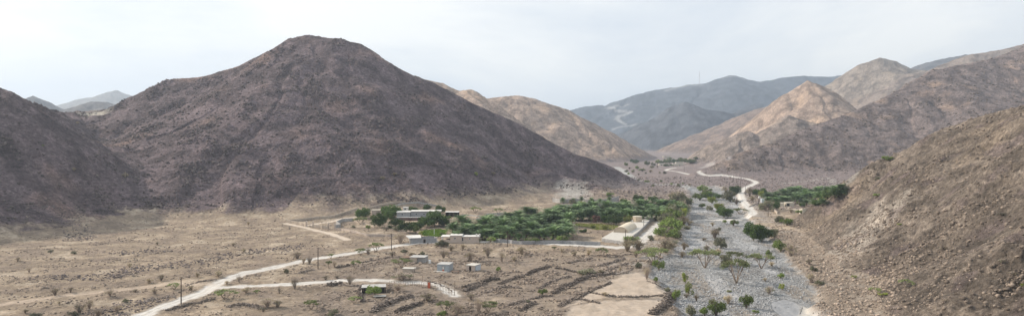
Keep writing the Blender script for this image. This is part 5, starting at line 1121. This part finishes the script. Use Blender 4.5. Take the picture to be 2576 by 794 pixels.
DW = [('Z2',[(625,505),(690,490),(760,480)],1.0,1.2,'uppermost dark terrace wall below the grove road, right of centre'),
 ('Z2',[(400,570),(435,552),(470,538),(530,525)],1.3,1.5,'dark terrace wall right of the grey block hut, third step down'),
 ('Z2',[(160,610),(200,597),(250,590)],1.4,1.4,'short dark terrace wall straight below the grey block hut'),
 ('Z2',[(258,618),(310,597),(385,575)],1.2,1.6,'terrace wall right beside the short dark one below the hut'),
 ('Z2',[(180,665),(230,642),(300,632),(370,642)],1.0,1.2,'terrace wall edging the small pale plot under the short walls'),
 ('Z2',[(545,672),(600,640),(660,612),(720,587),(800,572),(885,560)],1.3,1.8,'longest curved terrace wall above the bare pinkish field'),
 ('Z2',[(690,692),(720,674),(760,655),(860,608)],.8,1.0,'wall curving into the bare field from its upper side'),
 ('Z2',[(760,666),(830,678),(900,686),(1000,688),(1180,695)],.7,1.0,'thin wall crossing the bare field from side to side'),
 ('Z2',[(1195,680),(1170,715),(1140,745),(1090,785)],1.3,2.2,'thick wall at the riverbed side of the lower bare field'),
 ('Z2',[(800,520),(870,500),(935,480)],.9,1.4,'terrace wall below the riverside pole, left of two'),
 ('Z2',[(840,545),(880,528),(945,505)],.9,1.4,'terrace wall below the riverside pole, lower of two'),
 ('Z2',[(370,765),(400,745),(450,722)],1.0,1.6,'short rubble wall left of the pale grey rubble heap'),
 ('Z2',[(580,742),(620,716),(680,700),(740,712),(800,722)],.7,1.6,'pale rubble wall along the left of the lower field'),
 ('Z2',[(905,565),(960,545),(985,530)],.5,.9,'thin wall at the upper tip of the bare field'),
 ('Z2',[(420,700),(470,690),(540,680)],.6,1.2,'faint rubble line left of the long curved wall'),
 ('Z2',[(1060,600),(1120,625),(1180,655),(1200,690)],.4,.8,'broken low edge along the riverbed side of the upper field'),
 ('Z1',[(610,772),(650,745),(700,722),(780,690),(862,668)],1.7,1.5,'tall dark terrace wall inside the fenced plot at the bottom'),
 ('Z1',[(760,772),(800,748),(860,732),(915,712)],1.2,1.6,'second dark wall below the tall dark terrace wall'),
 ('Z1',[(340,608),(380,602),(430,592)],1.4,1.6,'stone heap wall below the side track left of the grey tree'),
 ('Z1',[(430,595),(480,608),(540,604)],.6,1.0,'low line of stones right of the stone heap wall'),
 ('Z1',[(395,495),(440,488),(510,475)],1.0,1.2,'dark stone wall right of the second pole shrubs'),
 ('Z1',[(540,465),(600,455),(690,438),(745,432)],.6,1.0,'pale low stone wall above the fenced yard'),
 ('Z1',[(150,532),(215,515),(260,508)],.7,1.1,'pale low stone wall left of the second pole between roads'),
 ('Z1',[(560,705),(545,670),(535,640),(560,610)],1.4,.8,'pale side wall of the fenced plot at its left end'),
 ('Z1',[(930,570),(1010,590),(1080,620),(1110,640)],.3,.8,'rubble edge above the end of the side track'),
 ('Z5',[(1100,610),(1180,590),(1280,575)],.4,1.2,'pale stone line along the upper edge of the road'),
 ('Z5',[(840,715),(930,690),(1040,680)],.5,1.8,'pale stone bank beside the road left of the nearest pole'),
 ('Z1',[(1180,640),(1240,615),(1312,590)],1.0,1.6,'dark terrace wall right of the side track end'),
 ('Z2',[(60,640),(110,620),(150,612)],1.0,1.5,'short dark wall left of the one straight below the hut'),
 ('Z2',[(470,640),(520,615),(580,590),(640,575)],.8,1.4,'broken terrace wall above the longest curved wall'),
 ('Z2',[(560,530),(640,545),(700,560)],.8,1.4,'rubble wall left of the long low olive bush'),
 ('Z2',[(880,470),(940,458),(990,455)],.6,1.3,'rubble edge below the pole at the terrace corner'),
 ('Z2',[(300,735),(360,715),(420,708)],.9,1.5,'dark rubble wall at the bottom left of the small pale plot'),
 ('Z2',[(660,610),(700,585),(760,560),(830,548)],.7,1.3,'second thin wall running just above the longest curved wall'),
 ('Z5',[(1340,740),(1420,725),(1500,735),(1560,750)],.8,2.0,'dark rubble bank below the side track at left'),
 ('Z5',[(980,760),(1080,735),(1180,715),(1260,690)],.6,1.8,'rubble bank along the lower side of the main road'),
 ('Y2',[(0,420),(150,440),(290,430)],.6,1.0,'pale wall left below the retaining walls')]
for i, (k, pts, h, w_, lb) in enumerate(DW): drywall(k, pts, h, w_, lb, 50+i)

# poles
def pole(k, x, y, hpx, label, arm=True):
    p = at(k, x, y); h = hpx*mpp(k, p); t = thing('utility_pole', label, 'pole', p, .5, 'wooden utility poles'); MB().tube([(0,0,-1),(0,0,h)], [.19,.13], 8).build('pole', 'steel', t)
    if arm:
        MB().box(-.9, .9, -.06, .06, h-.55, h-.43).build('crossarm', 'steel', t)
        for q in (-.8, 0, .8): MB().tube([(q, 0, h-.43), (q, 0, h-.2)], .06, 6).build('insulator', 'sheet', t)
for k, x, y, h, lb in [('Z5',1070,720,158,'nearest and tallest pole standing left beside the main road'),('Z1',283,502,134,'second nearest pole between the main road and the side track'),('Z1',735,387,104,'pole at the roadside left of the white roofed shed'),
  ('Z2',296,414,88,'pole on the road in front of the big palm grove'),('Z2',943,420,100,'pole at the corner of the vault terrace'),('Z11',533,358,205,'pole beside the cream water tank'),('Z11',755,190,185,'pole at the top end of the gravel yard'),
  ('Z3',1002,465,82,'pole on the bank left of the cream huts'),('Y1',868,390,80,'pole beside the grey box tank'),('Y1',720,245,85,'pole on the right roadside, nearest of the far row'),('Y1',663,203,92,'second pole of the far row along the road'),
  ('Y1',618,150,70,'third pole of the far row along the road'),('Y1',583,122,78,'fourth pole of the far row along the road'),('Y1',553,93,80,'fifth pole of the far row along the road'),('Y1',530,62,62,'sixth pole of the far row along the road'),('Y1',513,35,40,'seventh and farthest pole of the far row'),('Y5',1320,405,85,'lone distant pole by the far road bend')]: pole(k, x, y, h, lb)
p = at('Z11', 880, 205); q = at('Z11', 800, 195); t = thing('stay_pole', 'leaning stay leg beside the pole at the top of the gravel yard', 'pole', p); MB().tube([(0,0,-.3), (q.x-p.x, q.y-p.y, 6.5)], .1, 6).build('leaning_pole', 'steel', t)
p = at('Y3', 675, 556); t = thing('fence_end_post', 'grey wooden post at the end of the side track', 'post', p); MB().tube([(0,0,-.5),(.1,0,5.0)], .1, 7).build('post', 'wood', t); MB().tube([(-2.4,0,1.0),(0,0,1.1)], .05, 6).build('rail', 'wood', t)
for x, y, h, lb in [(208, 398, 3.2, 'thin grey post left of the red door beyond the track'), (313, 408, 2.4, 'short grey post nearest left of the red door')]:
    p = at('Y3', x, y); t = thing('wooden_post', lb, 'post', p); MB().tube([(0,0,-.5),(0,0,h)], .08, 6).build('post', 'wood', t); MB().box(-.1, .1, -.1, .1, h, h+.05).build('cap', 'wood', t)
p = at('Y3', 372, 474); t = thing('red_door', 'rust red door standing in the wire fence', 'door', p, R(-10)); MB().box(0, .95, 0, .08, -.1, 2.05).build('door_leaf', 'red', t)
m = MB().box(-.1, 0, -.03, .12, -.4, 2.15).box(.95, 1.05, -.03, .12, -.4, 2.15).box(-.1, 1.05, -.03, .12, 2.15, 2.25); m.build('frame', 'bandage', t)
def fence(k, pts, label, n=4, hp=1.7):
    P = gline(k, pts, n); t = thing('wire_fence', label, 'fence', P[0]); o = P[0]
    for q in P: MB().tube([q-o+Vector((0,0,-.4)), q-o+Vector((0,0,hp))], .055, 5).build('post', 'wood', t)
    for z in (.5, 1.0, 1.5): MB().tube([q-o+Vector((0,0,z)) for q in P], .018, 4).build('wire', 'steel', t)
fence('Y3', [(-60,445),(45,450),(150,450),(250,455),(355,462)], 'wire fence on thin posts left of the red door')
fence('Y3', [(395,470),(430,480),(500,500),(570,530),(640,555)], 'wire fence on thin posts right of the red door')
fence('Y4', [(1100,520),(1160,525),(1220,505),(1260,490),(1330,490),(1400,480)], 'short wire fence on stony ground below the side track')
fence('Y4', [(1420,335),(1500,315),(1620,305),(1700,300),(1820,310)], 'wire fence round the bare yard above the side track')
fence('Y4', [(1810,240),(1900,225),(2000,215),(2090,215)], 'wire fence beyond the bare yard near the umbrella acacia')
# mast on the far range
p = crest('Z7', [(903, 234, 5200)])[0]; z0 = gz(p[0], 5200); t = thing('radio_mast', 'tall thin lattice mast on the far blue range', 'mast', (p[0], 5200, z0)); hm = 92.0; m = MB()
c4 = [(-1, -1), (1, -1), (1, 1), (-1, 1)]
for i in range(4): m.tube([(c4[i][0]*3.4, c4[i][1]*3.4, -3), (c4[i][0]*.9, c4[i][1]*.9, hm)], .22, 4)
m.build('mast_legs', 'mast', t); m = MB()
for j in range(12):
    z = j*hm/12; z2 = (j+1)*hm/12; w1 = 3.4 - 2.5*z/hm; w2 = 3.4 - 2.5*z2/hm
    for i in range(4): a, b = c4[i], c4[(i+1) % 4]; m.tube([(a[0]*w1, a[1]*w1, z), (b[0]*w2, b[1]*w2, z2)], .13, 4)
m.build('bracing', 'mast', t); MB().tube([(0,0,hm-2),(0,0,hm+9)], .35, 5).build('antenna', 'mast', t); m = MB().box(-2.6, 2.6, -1, 1, hm*.7, hm*.75); m.build('platform', 'mast', t)

# ------------------------------------------------------------------ loose stones: nobody could count them
def scatter(name, label, mat, n, dfun, rng_, szr, seed, tone=(.6, 1.35), pw=2.2, sink=.25, umax=.8, umin=-.8, crest_cap=False):
    r = np.random.RandomState(seed); y = np.exp(r.uniform(np.log(rng_[0]), np.log(rng_[1]), n*6)).astype(np.float32); x = (r.uniform(umin, umax, n*6)*y).astype(np.float32)
    dn = dfun(x, y); k = r.rand(len(x)) < dn; x, y = x[k][:n], y[k][:n]; z = look(x, y); s = szr[0] + (szr[1]-szr[0])*r.rand(len(x))**pw; s = s*(y/300)**.35
    if crest_cap: s = np.minimum(s, np.where(look(x + 0*x, y + y*.02) < look(x, y) + .5, .45, 9))
    V, F, T = rocks(np.stack([x, y, z + s*sink], 1).astype(np.float32), s, seed, tonev=tone); print(name, len(x))
    o = obj(name, newmesh(name, V, F, [mat], tone=T)); tagobj(o, label, 'rocks', kind='stuff')
def dmask(x, y): return np.minimum(np.minimum(linedist(x, y, MAIN), linedist(x, y, BRANCH)), linedist(x, y, FORD))
FD = [polysd for _ in ()]
def d_bed(x, y):
    sd = polysd(x, y, WADI); n = fbm(x/18, y/18, 3, 400); d = sstep(0, 3, sd)*(.35 + .65*sstep(-.2, .35, n)); d[dmask(x, y) < 3] = 0
    d[(polysd(x, y, SILT) > -1) | (polysd(x, y, SILT2) > 0)] *= .04
    return np.where(look(x, y) > 4, 0, d)
def d_plain(x, y):
    sd = polysd(x, y, WADI); z = look(x, y); d = sstep(2, -2, sd)*(z < 14)*sstep(.0, .5, fbm(x/16, y/11, 4, 410) + .22); d[dmask(x, y) < 3.4] = 0
    for P in FIELD: d[polysd(x, y, P) > -.5] = 0
    d[linedist(x, y, PATH_L) < 3] *= .15; d[linedist(x, y, TRACK) < 2.5] = 0
    return d
BAND = [flat('Z5', P) for P in ([(560,590),(700,560),(860,525),(1000,510),(1100,490)], [(1150,500),(1300,470),(1450,430),(1600,420),(1733,400)], [(300,590),(420,590),(560,590)], [(750,435),(830,430)], [(900,430),(965,430)], [(380,310),(450,325),(480,360)], [(640,190),(720,210),(780,200)], [(700,790),(760,760),(830,740)])]
def d_dark(x, y):
    b = np.full(x.shape, 1e9, np.float32)
    for P in BAND: b = np.minimum(b, linedist(x, y, P))
    d = sstep(11, 1, b + 5*fbm(x/9, y/9, 2, 420)) ; d[dmask(x, y) < 3.4] = 0
    return d
def hillmask(i):
    def f(x, y):
        return (look(x, y, 'I') == i+1)*(.12 + .88*sstep(.05, .5, fbm(x/30, y/30, 4, H_[i].seed+12)))
    return f
scatter('riverbed_stones', 'pale grey cobbles and boulders strewn over the dry riverbed', 'rockgrey', 26000, d_bed, (190, 800), (.08, .46), 1, (.7, 1.2), 3.4, umin=.08, umax=.6)
scatter('plain_stones', 'brown loose rocks strewn over the stony plain', 'rock', 24000, d_plain, (190, 620), (.10, .52), 2, (.6, 1.35), 3.0)
scatter('terrace_rubble', 'coarse brown rubble between the terrace walls of the plain', 'rock', 9000, lambda x, y: d_plain(x, y)*sstep(-75, -40, x)*sstep(-.1, .3, fbm(x/10, y/7, 3, 415)), (195, 330), (.18, .75), 9, (.4, 1.15), 3.0, umax=.3, umin=-.4)
scatter('bank_rubble', 'broken rock and boulders along the foot of the near hillside', 'rockbrown', 4000, lambda x, y: (polysd(x, y, WADI) < 0)*(look(x, y) < 7)*(dmask(x, y) > 4)*1.0, (190, 420), (.10, .75), 10, (.6, 1.6), 4.0, umin=.38, umax=.56)
scatter('dark_stone_bands', 'bands of dark boulders lying across the sandy fan', 'rockdark', 6500, d_dark, (200, 480), (.12, .6), 3, (.6, 1.6), umax=-.05)
scatter('mountain_boulders', 'dark boulders and outcrops strewn over the two left mountains', 'rockdark', 24000, lambda x, y: np.maximum(hillmask(0)(x, y), hillmask(1)(x, y)), (280, 800), (.25, 1.1), 4, (.6, 1.7), 3.0, umax=.3, crest_cap=True)
scatter('hillside_rocks', 'brown rocks strewn over the near right hillside', 'rockbrown', 11000, hillmask(2), (150, 420), (.12, .9), 5, (.5, 1.25), 4.5, umin=.35)
scatter('valley_stones', 'dark purplish stones on the flat ground before the right mountainside', 'rockdark', 9000, lambda x, y: (polysd(x, y, WADI) < -2)*(dmask(x, y) > 4)*(look(x, y) < 12)*.8, (520, 1000), (.25, 1.0), 8, (.8, 1.9), 3.0, umin=.1, umax=.6)
scatter('right_mountain_boulders', 'brown boulders strewn over the long right mountainside', 'rockbrown', 3000, hillmask(3), (800, 1400), (.5, 1.3), 6, (.5, 1.2), 2.5, umin=.3)
